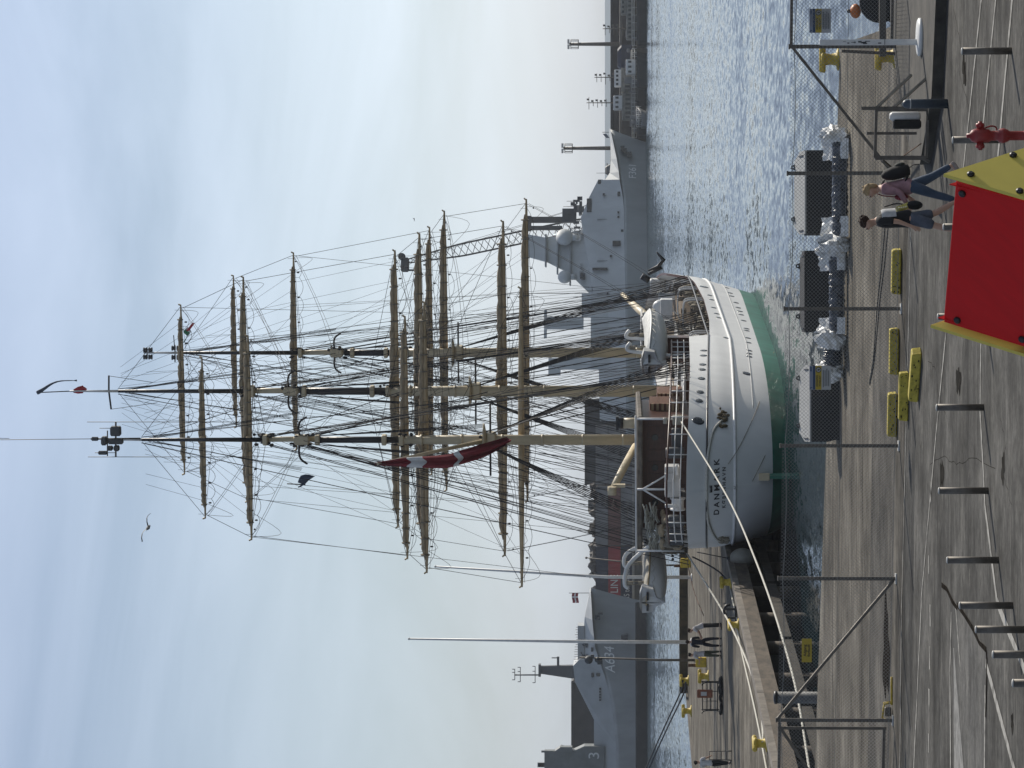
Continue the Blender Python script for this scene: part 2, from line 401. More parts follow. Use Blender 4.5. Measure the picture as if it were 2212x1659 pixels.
for a, b, w in (((2126, -40), (2046, 713), .11), ((2046, 713), (2024, 933), .1), ((2024, 933), (1993, 1279), .1), ((1993, 1279), (1974, 1690), .11),
                ((2157, -40), (2124, 285), .12), ((2192, -40), (2121, 740), .14), ((2121, 740), (2119, 886), .12), ((2119, 886), (2130, 1100), .13), ((2130, 1100), (2156, 1302), .14), ((2156, 1302), (2225, 1470), .16),
                ((1969, 500), (1959, 909), .1), ((1959, 909), (1949, 1317), .1), ((1949, 1317), (1945, 1690), .1),
                ((2011, 1306), (2011, 1353), .16), ((2010, 1396), (2010, 1446), .16), ((2008.5, 1488), (2008.5, 1535), .16), ((2008, 1585), (2008, 1626), .16),
                ((2012, 1040), (2012, 1085), .1), ((2008, 1200), (2008, 1240), .1),
                ((2056.5, 1322), (2054, 1453), .1), ((2054, 1453), (2055.5, 1690), .12), ((2065, 1300), (2077, 1450), .07),
                ((2131, 1430), (2200, 1690), .16), ((2130, 1480), (2128, 1690), .12)):
    line(mb, a, b, w, wob=.015)
p = [gp(2061, 1400), gp(2062.5, 1480), gp(2063, 1690), gp(2086, 1690), gp(2069, 1480), gp(2063, 1400)]
struct('road_markings', mb, M['line'])
mb = MB(); mb.face([(q.x, q.y, .0165) for q in p])
struct('worn_paint_wedge', mb, mat('nearly_worn_off_paint', (.24, .235, .22), .85, var=.3, scale=4, lo=.35, hi=.6, col2=(.11, .108, .1)))
# tar seam along the patch
mb = MB()
for a, b in zip(cv[:6], cv[1:6]): line(mb, a, b, .09, z=.02, wob=.05)
struct('tar_seam', mb, M['stain'])
mb = MB(); pts = []
c = gp(1915, 1405)
for i in range(40):
    a = 2 * math.pi * i / 40
    rr_ = 1 + .22 * math.sin(3 * a + 1) + .12 * math.sin(7 * a)
    pts.append((c.x + 1.05 * rr_ * math.cos(a), c.y + .75 * rr_ * math.sin(a)))
mb.prism(pts, lambda q: (q.x, q.y, .009), lambda q: (q.x, q.y, .0055)); struct('damp_patch', mb, M['stain'])

rs = random.Random(77)
def blotch(mb, c, rx, ry, z, n=26):
    p1, p2 = rs.uniform(0, 6), rs.uniform(0, 6); pts = []
    for i in range(n):
        a = 2 * math.pi * i / n; k = 1 + .3 * math.sin(2 * a + p1) + .2 * math.sin(5 * a + p2) + rs.uniform(-.08, .08); pts.append((c.x + rx * k * math.cos(a), c.y + ry * k * math.sin(a)))
    mb.prism(pts, lambda q: (q.x, q.y, z), lambda q: (q.x, q.y, z - .0015))
mb = MB()
for v, y, rx, ry in ((2072, 822, .28, .3), (2168, 1012, .2, .2), (2036, 1024, .3, .25), (2084, 152, .25, .25), (2188, 1562, .12, .15)): blotch(mb, gp(v, y), rx, ry, .0125)
struct('oil_stains', mb, mat('faint_oil_stain', (.055, .052, .047), .95, var=.3, scale=4, spec=0.0))
mb = MB()
for pts in ([(2010, 1000), (2040, 985), (2066, 1002), (2100, 990), (2150, 1012)], [(2005, 780), (2022, 800), (2028, 860), (2046, 905)], [(2160, 900), (2172, 960), (2166, 1020), (2185, 1090)], [(2060, 20), (2075, 90), (2070, 150), (2092, 230)]):
    q = smooth_path2([gp(v, y, .0105) for v, y in pts]); 
    for a, b in zip(q, q[1:]):
        d = (b - a).normalized(); s_ = Vector((-d.y, d.x, 0)) * .005; mb.face([a + s_, b + s_, b - s_, a - s_])
struct('road_cracks', mb, M['stain'])
mb = MB()
for k in range(7):                                            # joints between the quay's concrete bays
    yy = 70 + k * 3.1
    a = Vector((-16 if yy < 88 else -17, yy + .6, .0035)); b = Vector((8.2, yy - .4, .0035)); d = (b - a).normalized(); s_ = Vector((-d.y, d.x, 0)) * .02
    if yy > 79: b = a.lerp(b, max(.05, min(1, (QE_R.y + qs * -12 - yy + 9) / 18)))
    mb.face([a + s_, b + s_, b - s_, a - s_])
struct('slab_joints', mb, M['stain'])
# raised kerb block on the right
ka, kb, kc = gp(2052, -60), gp(2037, 208), gp(2011, 354)
KZ = .21
mb = MB()
mb.prism([(ka.x + .6, ka.y - .05), (kb.x, kb.y), (kc.x, kc.y), (kc.x + .05, kc.y + .9), (kb.x, gp(1949, 208, KZ).y), (c2.x - .2, c2.y - 1.1), (c2.x + 3, c2.y - 1.2)], lambda q: (q.x, q.y, KZ), lambda q: (q.x, q.y, .0))
struct('raised_kerb', mb, M['kerbface'])
mb = MB(); a, b = gp(1945, -60), gp(1942, 120)
mb.box(((a.x + b.x) / 2 + .3, b.y + .15, .33), (abs(a.x - b.x) + .6, .12, .14)); struct('kerb_rail', mb, M['farquay'])

# water
wm = bpy.data.materials.new('harbour_water'); wm.use_nodes = True
t = wm.node_tree; P = t.nodes['Principled BSDF']; l = t.links.new
P.inputs['Base Color'].default_value = (.007, .02, .026, 1); P.inputs['Roughness'].default_value = .06; P.inputs['IOR'].default_value = 1.33
tcn = t.nodes.new('ShaderNodeTexCoord')
def wnoise(sc, st, det, ro, di=0, rot=0):
    mpn = t.nodes.new('ShaderNodeMapping'); mpn.inputs['Scale'].default_value = st; mpn.inputs['Rotation'].default_value = (0, 0, R(rot))
    no = t.nodes.new('ShaderNodeTexNoise'); no.inputs['Scale'].default_value = sc; no.inputs['Detail'].default_value = det; no.inputs['Roughness'].default_value = ro; no.inputs['Distortion'].default_value = di
    l(tcn.outputs['Object'], mpn.inputs[0]); l(mpn.outputs[0], no.inputs['Vector']); return no.outputs['Fac']
def vm(op, x, y):
    n_ = t.nodes.new('ShaderNodeVectorMath'); n_.operation = op
    for i_, q_ in enumerate((x, y)):
        if q_ is None: continue
        if isinstance(q_, tuple): n_.inputs[i_].default_value = q_
        else: l(q_, n_.inputs[i_])
    return n_.outputs[0]
def slopes(sc, st, det, ro, k, rot=0):                        # wavelet slopes straight from coloured noise
    mpn = t.nodes.new('ShaderNodeMapping'); mpn.inputs['Scale'].default_value = st; mpn.inputs['Rotation'].default_value = (0, 0, R(rot))
    no = t.nodes.new('ShaderNodeTexNoise'); no.inputs['Scale'].default_value = sc; no.inputs['Detail'].default_value = det; no.inputs['Roughness'].default_value = ro
    l(tcn.outputs['Object'], mpn.inputs[0]); l(mpn.outputs[0], no.inputs['Vector'])
    return vm('MULTIPLY', vm('SUBTRACT', no.outputs['Color'], (.5, .5, .5)), (k[0], k[1], 0))
far = slopes(1.0, (1.9, .52, 1), 4, .62, (.28, .38)); near = slopes(1.0, (2.0, 1.5, 1), 4, .6, (.17, .17)); swell = slopes(1.0, (.02, .035, 1), 3, .5, (0, .16))
sm = vm('ADD', vm('ADD', vm('ADD', far, near), swell), (0, -.035, 1.0))
P.inputs['Roughness'].default_value = .09
l(vm('NORMALIZE', sm, None), P.inputs['Normal'])
mb = MB(); mb.face([(-5000, -200, ZW), (5000, -200, ZW), (5000, 720, ZW), (-5000, 720, ZW)])
struct('water', mb, wm)
om = bpy.data.materials.new('open_sea'); om.use_nodes = True; P = om.node_tree.nodes['Principled BSDF']
P.inputs['Base Color'].default_value = (.16, .19, .20, 1); P.inputs['Roughness'].default_value = .5; P.inputs['IOR'].default_value = 1.5  # pale base carries haze and far wave glare in its colour
mb = MB(); mb.face([(-5000, 720, ZW), (5000, 720, ZW), (5000, 9000, ZW), (-5000, 9000, ZW)]); struct('outer_sea', mb, om)
mb = MB(); mb.face([(-6000, -300, -12), (6000, -300, -12), (6000, 9500, -12), (-6000, 9500, -12)])
struct('seabed', mb, mat('seabed_mud', (.03, .035, .03), .9, scale=.05))

# ------------------------------------------------------------------ the far side of the harbour
FY = 627.0
def fbox(mb, v0, v1, y0, y1, Y, depth, bev=.0):      # a box whose face towards us, at distance Y, fills this stretch of the view
    a, b = dp(v0, y0, Y), dp(v1, y1, Y)
    mb.box(((a.x + b.x) / 2, Y + depth / 2, (a.z + b.z) / 2), (abs(a.x - b.x), depth, abs(a.z - b.z)), bev=bev)
    return mb
fz = dp(1369, 0, FY + 14).z
mb = MB(); mb.box((0, FY + 14 + 60, (fz - 9) / 2), (900, 120, fz + 9)); struct('far_quay', mb, M['farquay'])
mb = MB(); mb.box((0, FY + 13.6, fz + .1), (900, .7, .5)); struct('far_quay_kerb', mb, mat('far_kerb_pale', (.36, .34, .30), .8, scale=.5))

def text_mesh(s, size, extr=0.0, bold=False):
    cu = bpy.data.curves.new('t', 'FONT'); cu.body = s; cu.size = size; cu.align_x = 'CENTER'; cu.align_y = 'CENTER'; cu.extrude = extr
    if bold: cu.offset = size * .02
    o = bpy.data.objects.new('t', cu); COL.objects.link(o)
    me = bpy.data.meshes.new_from_object(o.evaluated_get(bpy.context.evaluated_depsgraph_get()))
    bpy.data.objects.remove(o); bpy.data.curves.remove(cu)
    return me
def text_at(name, s, size, c, xdir, zdir, mat_, parent=None, wscale=1.0, shear=0.0, bold=False):
    me = text_mesh(s, size, bold=bold)
    xd, zd = Vector(xdir).normalized(), Vector(zdir).normalized()
    c = Vector(c)
    if parent is not None:
        r = parent
        while r.parent: r = r.parent
        Mi = (Matrix.Translation(r.location) @ r.rotation_euler.to_matrix().to_4x4()).inverted()
    else: Mi = Matrix()
    for v in me.vertices:
        v.co = Mi @ (c + xd * (v.co.x * wscale + shear * v.co.y) + zd * v.co.y)
    me.update()
    return put(name, me, mat_, parent)

def naval_hull(xs, xm, xf, xt, ztop, B, Bw, zk=None, Y0=FY, n=40, lev=9, zb=ZW - .6):
    """hull pointing to +X with its centre line at Y0; ztop(x) deck edge, xf stem foot, xt stem tip"""
    mb = MB(); rows = []
    for i in range(n + 1):
        q = i / n; q = 1 - (1 - q) ** 1.6
        row = []
        for side in (1, -1):
            for j in (range(lev + 1) if side > 0 else range(lev, -1, -1)):
                h = j / lev
                xb = xf + (xt - xf) * h ** 1.15
                x = xs + (xb - xs) * q
                z = zb + (ztop(x) - zb) * h
                bb = (Bw + (B - Bw) * h ** .8)
                k = max(0, (x - xm) / (xb - xm)) if xb > xm else 0
                hb = max(.05, bb * (1 - min(1, k) ** (1.7 + .9 * h)))
                row.append((x, Y0 - side * hb, z))
        rows.append(row)
    mb.grid(rows, close=False)
    for i in range(n):                                # deck
        L_ = lev; a, b = rows[i], rows[i + 1]
        mb.face([a[L_], a[L_ + 1], b[L_ + 1], b[L_]])
    mb.face(rows[0])
    return mb
def interp(pts):
    def f(x):
        if x <= pts[0][0]: return pts[0][1]
        for (a, za), (b, zb) in zip(pts, pts[1:]):
            if x <= b: return za + (zb - za) * (x - a) / (b - a)
        return pts[-1][1]
    return f
def fx(y, Y=FY): return (829.5 - y) * Y / F
def fzv(v, Y=FY): return dp(v, 829, Y).z

# --- frigate
FC = FY + 7
fr = thing('frigate', (fx(470), FC, ZW), 'pale grey frigate with domed mast and white hull number, bow to the right', 'warship')
prof = interp([(fx(900), fzv(1350)), (fx(640), fzv(1349)), (fx(456), fzv(1347.5)), (fx(420), fzv(1345)), (fx(340), fzv(1333)), (fx(272), fzv(1318))])
hull = put('hull', naval_hull(fx(930), fx(520), fx(304), fx(272), prof, 7, 6.2, Y0=FC), mat('frigate_hull_grey', (.38, .405, .40), .55, var=.08, scale=.3, stretch=(1, 1, .3)), fr, world=True)
mb = MB()                                            # the pale bulwark and slab sides above the knuckle
def slabsides(mb, pts_top, pts_bot, yin, depth):
    # pts in (y,v): a plated side leaning inwards, closed at the back
    f0 = [Vector((fx(y), FY + yin[0] + 0.02, fzv(v))) for y, v in pts_bot]; f1 = [Vector((fx(y), FY + yin[1], fzv(v))) for y, v in pts_top]
    r0 = [Vector((p.x, 2 * FC - p.y, p.z)) for p in f0]; r1 = [Vector((p.x, 2 * FC - p.y, p.z)) for p in f1]
    mb.grid([f0, f1, r1, r0], smooth=False)
    mb.face([f0[0], f1[0], r1[0], r0[0]]); mb.face([f0[-1], f1[-1], r1[-1], r0[-1]])
bt = [(905, 1349.5), (700, 1349.5), (456, 1347), (430, 1344.5), (392, 1338)]
slabsides(mb, [(905, 1296), (700, 1292), (476, 1255), (428, 1274), (392, 1292)], bt, (.3, 1.8), 10)
put('superstructure', mb, M['navy_pale'], fr, world=True)
mb = MB(); slabsides(mb, [(392, 1306), (375, 1317), (345, 1319.5), (300, 1319), (276, 1316)], [(392, 1338), (375, 1336.5), (345, 1332), (300, 1323), (276, 1318)], (.6, 3.2), 8)
put('bow_bulwark', mb, M['navy_pale'], fr, world=True)
mb = MB(); fbox(mb, 1268, 1278, 434, 464, FY + 1.4, 8); fbox(mb, 1292, 1302, 392, 402, FY + 1.6, 6); fbox(mb, 1252, 1258, 440, 470, FY + 3, 5)
put('bridge_window', mb, M['glass'], fr, world=True)
# integrated mast with domes
mb = MB()
def tower(mb, prof, Y, depth, tap=.6):               # prof: (v, y0, y1) bottom to top
    rows = []
    for i, (v, y0, y1) in enumerate(prof):
        dd = depth * (1 - (1 - tap) * i / max(1, len(prof) - 1))
        a, b = fx(y0, Y), fx(y1, Y); z = fzv(v, Y); cy = Y + depth / 2
        rows.append([(a, cy - dd / 2, z), (b, cy - dd / 2, z), (b, cy + dd / 2, z), (a, cy + dd / 2, z)])
    mb.grid(rows, close=True, smooth=False); mb.face(rows[0][::-1]); mb.face(rows[-1])
tower(mb, [(1298, 640, 505), (1275, 640, 508), (1245, 610, 505), (1220, 590, 512), (1185, 572, 520), (1142, 560, 512)], FY + 4, 6)
put('mast_tower', mb, M['navy_pale'], fr, world=True)
for v, y, r_ in ((1221, 519, 1.75), (1222, 605, 1.35)):
    mb = MB(); p = dp(v, y, FY + 3.2); mb.ball(p, (r_, r_, r_), 18, 12); mb.tube([(p.x, p.y, p.z - r_ * .8), (p.x, p.y + .5, p.z - r_ * 1.6)], r_ * .45); put('radar_dome', mb, M['navy_pale'], fr, world=True)
mb = MB(); fbox(mb, 1146, 1216, 487, 474, FY + 6, 2.2); fbox(mb, 1146, 1216, 503, 494, FY + 6, 2.2); fbox(mb, 1142, 1150, 505, 472, FY + 5.8, 2.8)
put('mast_column', mb, mat('smoked_grey_mast', (.085, .08, .075), .6, scale=.5), fr, world=True)
mb = MB(); fbox(mb, 1216, 1246, 486, 456, FY + 5, 4); fbox(mb, 1226, 1232, 470, 466, FY + 4.4, .5)
for i in range(14):
    y = rnd.uniform(428, 500); v = rnd.uniform(1238, 1256); p = dp(v, y, FY + 4); mb.box(p, (rnd.uniform(.3, .9), .6, rnd.uniform(.3, 1.4)))
put('deck_gear', mb, M['navy_dark'], fr, world=True)
mb = MB(); p = dp(1314, 371, FY + 7); mb.box(p, (2.6, 2.2, 1.3), bev=.3, taper=.7); mb.tube([p, p + Vector((1.5, -.5, .3))], .1); mb.tube([p + Vector((-.6, 0, .3)), p + Vector((-.6, 0, 2.5))], .05)
put('deck_gun', mb, M['navy_dark'], fr, world=True)
for v, y, w, h in ((1296, 588, .5, 3.0), (1331, 533, 1.1, 1.6), (1343, 505, .5, .5), (1304, 425, .4, .4), (1319, 560, .4, .4), (1336, 424, .9, .5), (1312, 640, .35, .35), (1335, 475, .4, .4), (1335, 465, .4, .4)):
    mb = MB(); p = dp(v, y, FY + .85); mb.box(p, (w, 1.2, h)); put('side_opening', mb, M['glass'], fr, world=True)
mb = MB(); p = dp(1350, 325, FY + 1.0)
for dx, dz in ((0, 0), (-.8, -.9), (.5, .5)): mb.box((p.x + dx, FY + 4.5, p.z + dz), (1.0, 4, .8))
put('anchor_recess', mb, M['glass'], fr, world=True)
text_at('hull_number', 'F361', 2.15, dp(1366.5, 373, FY - .9), (1, 0, 0), (0, 0, 1), M['letter'], fr, wscale=.75, shear=.1)
for y, v in ((285, 1301), (640, 1140)):
    mb = MB(); p = dp(1318, y, FC); mb.tube([p, (p.x, p.y, fzv(v))], .07, 5); put('jackstaff', mb, M['navy_dark'], fr, world=True)
rs = random.Random(9)
for i in range(16):                                           # lockers, vents and sensors standing on the superstructure
    v, y = rs.choice(((1290, 660), (1288, 640), (1262, 500), (1256, 470), (1275, 610), (1240, 560), (1262, 590), (1250, 530))); mb = MB(); p = dp(v - rs.uniform(0, 6), y + rs.uniform(-16, 16), FY + 3.4); mb.box(p, (rs.uniform(.4, 1.4), .8, rs.uniform(.4, 1.3)), bev=.06); put('deck_locker', mb, M[rs.choice(('navy_dark', 'navy_hull', 'canvas'))], fr, world=True)
for y, v0, v1 in ((440, 1252, 1225), (452, 1252, 1218), (560, 1145, 1128), (608, 1240, 1208), (648, 1290, 1240), (500, 1262, 1236)):
    mb = MB(); p, q = dp(v0, y, FY + 4), dp(v1, y, FY + 4); mb.tube([p, q], .06, 5); put('whip_aerial', mb, M['navy_dark'], fr, world=True)
for v, y0, y1 in ((1180, 582, 512), (1205, 598, 505), (1232, 622, 500)): mb = MB(); fbox(mb, v, v + 3, y0, y1, FY + 3.6, 6.5); put('mast_gallery', mb, M['navy_hull'], fr, world=True)
for y in (640, 570, 480): mb = MB(); fbox(mb, 1290, 1349, y + .6, y - .6, FY + .9, .6); put('plate_seam', mb, M['navy_hull'], fr, world=True)
mb = MB(); fbox(mb, 1277, 1350, 790, 645, FY + 1.2, 11); fbox(mb, 1258, 1300, 690, 640, FY + 2.5, 8); fbox(mb, 1185, 1262, 716, 690, FY + 4, 3); fbox(mb, 1205, 1262, 700, 690, FY + 3.6, 4); fbox(mb, 1180, 1186, 735, 675, FY + 4.5, 1)
fbox(mb, 1215, 1300, 800, 770, FY + 4, 4); fbox(mb, 1190, 1215, 812, 776, FY + 4.6, 2.6)
put('aft_superstructure', mb, M['navy_pale'], fr, world=True)
fl = MB(); p = dp(1302, 289, FC); fl.grid([[(p.x - i * .22, p.y + .2 * math.sin(i), p.z - j * .25 - i * .18) for j in range(4)] for i in range(5)])
solo('jack_flag', fl, M['flagblue'], 'tiny drooping flag on the bow staff of the grey frigate with the domed mast', 'flag')

for o in list(fr.children):
    for v_ in o.data.vertices: v_.co.y += .62 * (v_.co.x + fr.location.x - fx(290))
    o.data.update()
# --- auxiliary ship at the left
AC = FY + 8
ax = thing('naval_ship', (fx(1500), AC, ZW), 'dark grey naval support ship with big white A634 on its bow, left of the flagpoles', 'warship')
prof = interp([(fx(2100), fzv(1333)), (fx(1611), fzv(1331)), (fx(1519), fzv(1321)), (fx(1458), fzv(1305)), (fx(1397), fzv(1285)), (fx(1340), fzv(1279)), (fx(1275), fzv(1276))])
put('hull', naval_hull(fx(2150), fx(1560), fx(1306), fx(1275), prof, 8, 6.6, Y0=AC), M['navy_hull'], ax, world=True)
def slab2(mb, top, bot, yin):
    f0 = [Vector((fx(y), FY + yin[0] + .02, fzv(v))) for y, v in bot]; f1 = [Vector((fx(y), FY + yin[1], fzv(v))) for y, v in top]
    r0 = [Vector((p.x, 2 * AC - p.y, p.z)) for p in f0]; r1 = [Vector((p.x, 2 * AC - p.y, p.z)) for p in f1]
    mb.grid([f0, f1, r1, r0], smooth=False); mb.face([f0[0], f1[0], r1[0], r0[0]]); mb.face([f0[-1], f1[-1], r1[-1], r0[-1]])
mb = MB(); slab2(mb, [(2150, 1284), (1556, 1283), (1475, 1242), (1440, 1238), (1425, 1252)], [(2150, 1333), (1611, 1332), (1519, 1322), (1458, 1306), (1425, 1294)], (.2, 1.5))
put('superstructure', mb, mat('naval_grey_mid', (.38, .40, .41), .55, var=.08, scale=.3), ax, world=True)
mb = MB(); slab2(mb, [(1425, 1259), (1370, 1260), (1335, 1263), (1280, 1274)], [(1425, 1294), (1397, 1285), (1340, 1279.5), (1280, 1276)], (.8, 3.6))
put('forecastle_bulwark', mb, M['navy_pale'], ax, world=True)
mb = MB(); mb.box(((fx(2150) + fx(1306)) / 2, AC, (fzv(1373) + ZW) / 2), (fx(1308) - fx(2150), 13.4, fzv(1373) - ZW)); 
put('boot_band', naval_hull(fx(2150), fx(1560), fx(1304.5), fx(1302.5), lambda x: fzv(1373), 7.7, 7.0, Y0=AC), M['navy_deep'], ax, world=True)
mb = MB(); fbox(mb, 1248, 1262, 1440, 1352, FY + 3, 9)
put('forward_deckhouse', mb, M['navy_hull'], ax, world=True)
mb = MB()
for i in range(16): p = dp(1248, 1355 + i * 5.3, FY + 4); mb.tube([p, p + Vector((0, 0, rnd.uniform(.3, .9)))], .05, 4)
put('deck_rail', mb, M['navy_dark'], ax, world=True)
mb = MB(); tower(mb, [(1244, 1464, 1436), (1236, 1466, 1438), (1166, 1456, 1440)], FY + 6, 3); fbox(mb, 1163, 1168, 1462, 1436, FY + 6, 3); fbox(mb, 1203, 1208, 1440, 1419, FY + 6.5, 1.2); p = dp(1200, 1421, FY + 7); mb.box(p, (.2, .3, 1.6))
p = dp(1168, 1458, FY + 7.5); q = dp(1111, 1458, FY + 7.5); mb.tube([p, q], .16, 6)
for v, w in ((1112, 2.2), (1124, 3.0), (1156, 3.4)): r_ = dp(v, 1457, FY + 7.5); mb.tube([r_ - Vector((w / 2, 0, 0)), r_ + Vector((w / 2, 0, 0))], .08, 5); [mb.box(r_ + Vector((k * w / 2, 0, .25)), (.14, .14, .6)) for k in (-1, .4, 1)]
put('mast', mb, M['navy_dark'], ax, world=True)
for v, y, h in ((1280, 1458, .5), (1292, 1457, .8), (1279, 1403, .5), (1297, 1480, .0)):
    if h: mb = MB(); p = dp(v, y, FY + .75); mb.box(p, (.9 if h < .7 else .7, 1.0, h), bev=.1); put('window', mb, M['glass'], ax, world=True)
for y0 in (1488, 1494, 1500, 1506, 1512):
    mb = MB(); p = dp(1296, y0, FY + .7); mb.box(p, (.35, 1.0, .35)); put('window', mb, M['glass'], ax, world=True)
for v, y, d in ((1290, 1330, (.3, 3.5, 1.0)), (1291, 1336, (.3, 3.5, 1.0)), (1297, 1325, (.3, 3.5, 1.0)), (1349, 1376, (1.3, 3.6, 1.4))):
    mb = MB(); mb.box(dp(v, y, FY + 2.0), d, taper=.6); put('hawse_opening', mb, M['glass'], ax, world=True)
text_at('hull_number', 'A634', 2.9, dp(1318, 1424, FY - .6), (.99, .0, .05), (-.05, 0, 1), M['letter'], ax, wscale=.86, shear=.2)
for v, y, r_ in ((1262, 1420, .55), (1262, 1392, .4)):
    mb = MB(); p = dp(v, y, FY + 3.0); mb.ball(p, r_, 10, 6); mb.box(p + Vector((0, 0, -.5)), (1.2, 1, .5)); mb.tube([p, p + Vector((1.1, 0, .7))], .1, 5); put('deck_light', mb, M['navy_dark'], ax, world=True)
mb = MB(); tower(mb, [(1306, 1700, 1612), (1262, 1700, 1612), (1240, 1690, 1622), (1212, 1690, 1614), (1196, 1670, 1625)], FY + .2, 5, .8); fbox(mb, 1210, 1236, 1624, 1614, FY, 3); fbox(mb, 1176, 1200, 1660, 1622, FY + 1, 2.5)
for i in range(9): p = dp(rnd.uniform(1168, 1200), rnd.uniform(1622, 1658), FY + 1.5); mb.box(p, (rnd.uniform(.3, 1), .8, rnd.uniform(.5, 2.2)))
put('gun_tower', mb, mat('naval_grey_tower', (.17, .185, .18), .55, scale=.4, var=.15), ax, world=True)
text_at('tower_number', '3', 3.1, dp(1284, 1632, FY + .1), (1, 0, 0), (0, 0, 1), M['letter'], ax, wscale=1.1)
mb = MB(); p = dp(1275, 1281, AC); q = dp(1229, 1281, AC); mb.tube([p, q], .07, 5); put('jackstaff', mb, M['navy_dark'], ax, world=True)
fm = MB(); p = dp(1236, 1281.5, AC)
fg = thing('jack_flag', p, 'small red flag with white cross flying from the bow of the A634 ship', 'flag')
def cloth(mb, u0, u1, w0, w1):
    n = 8
    mb.grid([[(-(u0 + (u1 - u0) * i / n) * 2.0, .25 * math.sin((u0 + (u1 - u0) * i / n) * 6), -(w0 + (w1 - w0) * j / 3) * 1.3 + .1 * math.sin((u0 + (u1 - u0) * i / n) * 5)) for j in range(4)] for i in range(n + 1)])
for u0, u1, w0, w1 in ((0, .33, 0, .4), (.47, 1, 0, .4), (0, .33, .6, 1), (.47, 1, .6, 1)): cloth(fm, u0, u1, w0, w1)
put('field', fm, M['flagred'], fg); fm = MB(); cloth(fm, .33, .47, 0, 1); cloth(fm, 0, .33, .4, .6); cloth(fm, .47, 1, .4, .6); put('cross', fm, M['flagwhite'], fg)
fg.rotation_euler.z = 0

# --- containers, sheds and heaps on the far quay
CY = FY + 22
cols = ((1181, 128), (1050, 128), (918, 128), (1312, 128))
tiers = ((1368, 1341), (1340.5, 1313.5), (1313, 1286))
cmat = {(0, 0): 'container_blue', (0, 1): 'container_red', (0, 2): 'container_blue', (1, 0): 'container_grey', (1, 1): 'container_brown', (1, 2): 'container_grey', (2, 0): 'container_grey', (2, 1): 'container_grey', (2, 2): 'container_grey', (3, 0): 'container_blue', (3, 1): 'container_red', (3, 2): 'container_blue'}
pos = ('rightmost column', 'second column from the right', 'third column', 'leftmost column')
hgt = ('bottom', 'middle', 'top')
cols_x = sorted(range(4), key=lambda i: cols[i][0])
for ci, (y0, w) in enumerate(cols):
    for ti, (v0, v1) in enumerate(tiers):
        k = cmat[(ci, ti)]; a, b = dp(v0, y0 + w, CY), dp(v1, y0, CY)
        ad = {'container_blue': 'navy', 'container_red': 'red', 'container_grey': 'grey', 'container_brown': 'brown'}[k]
        where = {0: 'right behind the port lifeboat', 1: 'beyond the poop awning', 2: 'beyond the mizzen mast', 3: 'mostly hidden by the A634 bow'}[ci]
        t_ = thing('shipping_container', ((a.x + b.x) / 2, CY + 1.25, a.z), '%s shipping container, %s of its stack, %s' % (ad, hgt[ti], where), 'container', 'containers stacked on the far quay')
        L_, H_ = abs(a.x - b.x) - .1, b.z - a.z - .06
        mb = MB(); nn = 60
        rows = [[(-L_ / 2 + L_ * i / nn, -1.2 + (.05 if (i // 2) % 2 else 0), z) for i in range(nn + 1)] for z in (.16, H_ - .12)]
        mb.grid(rows, smooth=False); mb.box((0, .1, H_ / 2), (L_ - .02, 2.2, H_ - .02)); put('shell', mb, M[k], t_)
        mb = MB()
        for z in (.08, H_ - .06): mb.box((0, -1.2, z), (L_, .14, .14))
        for x in (-L_ / 2 + .07, L_ / 2 - .07): mb.box((x, -1.2, H_ / 2), (.14, .15, H_))
        put('frame', mb, M[k], t_)
        if (ci, ti) == (0, 1): text_at('lettering', 'LINE', 2.3, (t_.location.x - 1.6, CY - .02, a.z + 1.25), (1, 0, 0), (0, 0, 1), M['letter'], t_, wscale=.85)
        if (ci, ti) == (0, 0): text_at('lettering', 'IS terminals', 1.7, (t_.location.x - 1.5, CY - .02, a.z + 1.35), (1, 0, 0), (0, 0, 1), M['letter'], t_, wscale=.78)
# heap of scrap above and behind the stack
mb = MB(); rs = random.Random(3)
for i in range(90):
    y = rs.uniform(1040, 1300); p = dp(rs.uniform(1274, 1294), y, CY + 9)
    mb.box((p.x, CY + 9 + rs.uniform(-2, 2), p.z - .5), (rs.uniform(.6, 2.2), rs.uniform(.6, 2), rs.uniform(.6, 1.8)), rot=Matrix.Rotation(rs.uniform(0, 3), 3, (rs.random(), rs.random(), rs.random())))
mb2 = MB(); fbox(mb, 1290, 1370, 1300, 1040, CY + 8, 6)
tag(solo('scrap_heap', mb, mat('scrap_metal', (.14, .125, .11), .8, var=.3, scale=.8), 'jagged grey heap of scrap rising behind the container stack', 'scrap heap'))
def shed(label, v0, v1, y0, y1, Y, depth, m_, cat='warehouse', roofm='navy_deep'):
    a, b = dp(v0, y0, Y), dp(v1, y1, Y)
    t_ = thing('warehouse', ((a.x + b.x) / 2, Y + depth / 2, b.z), label, cat)
    w = abs(a.x - b.x); h = a.z - b.z
    mb = MB(); nn = int(w / .5)
    mb.box((0, 0, h / 2), (w, depth, h))
    for i in range(nn): mb.box((-w / 2 + (i + .5) * w / nn, -depth / 2 - .03, h / 2), (.12, .06, h - .2))
    put('wall', mb, m_, t_)
    mb = MB(); mb.prism([(-w / 2 - .4, h), (w / 2 + .4, h), (w / 2 + .2, h + .5), (-w / 2 - .2, h + .5)], lambda q: (q.x, -depth / 2 - .4, q.y + .02), lambda q: (q.x, depth / 2 + .4, q.y + .02)); put('roof', mb, M[roofm], t_)
    for i in range(2): mb = MB(); mb.box((-w / 4 + i * w / 2, -depth / 2 - .1, h * .3), (w * .16, .1, h * .6)); put('door', mb, M['navy_deep'], t_)
    return t_
shed('dark blue grey shed behind the middle mast of the white ship', 1268, 1369, 1046, 862, FY + 40, 20, mat('dark_shed_cladding', (.045, .05, .058), .6, var=.15, scale=.2))
shed('long dark shed roof standing up behind the A634 ship', 1239, 1369, 1640, 1474, FY + 40, 20, M['navy_deep'])
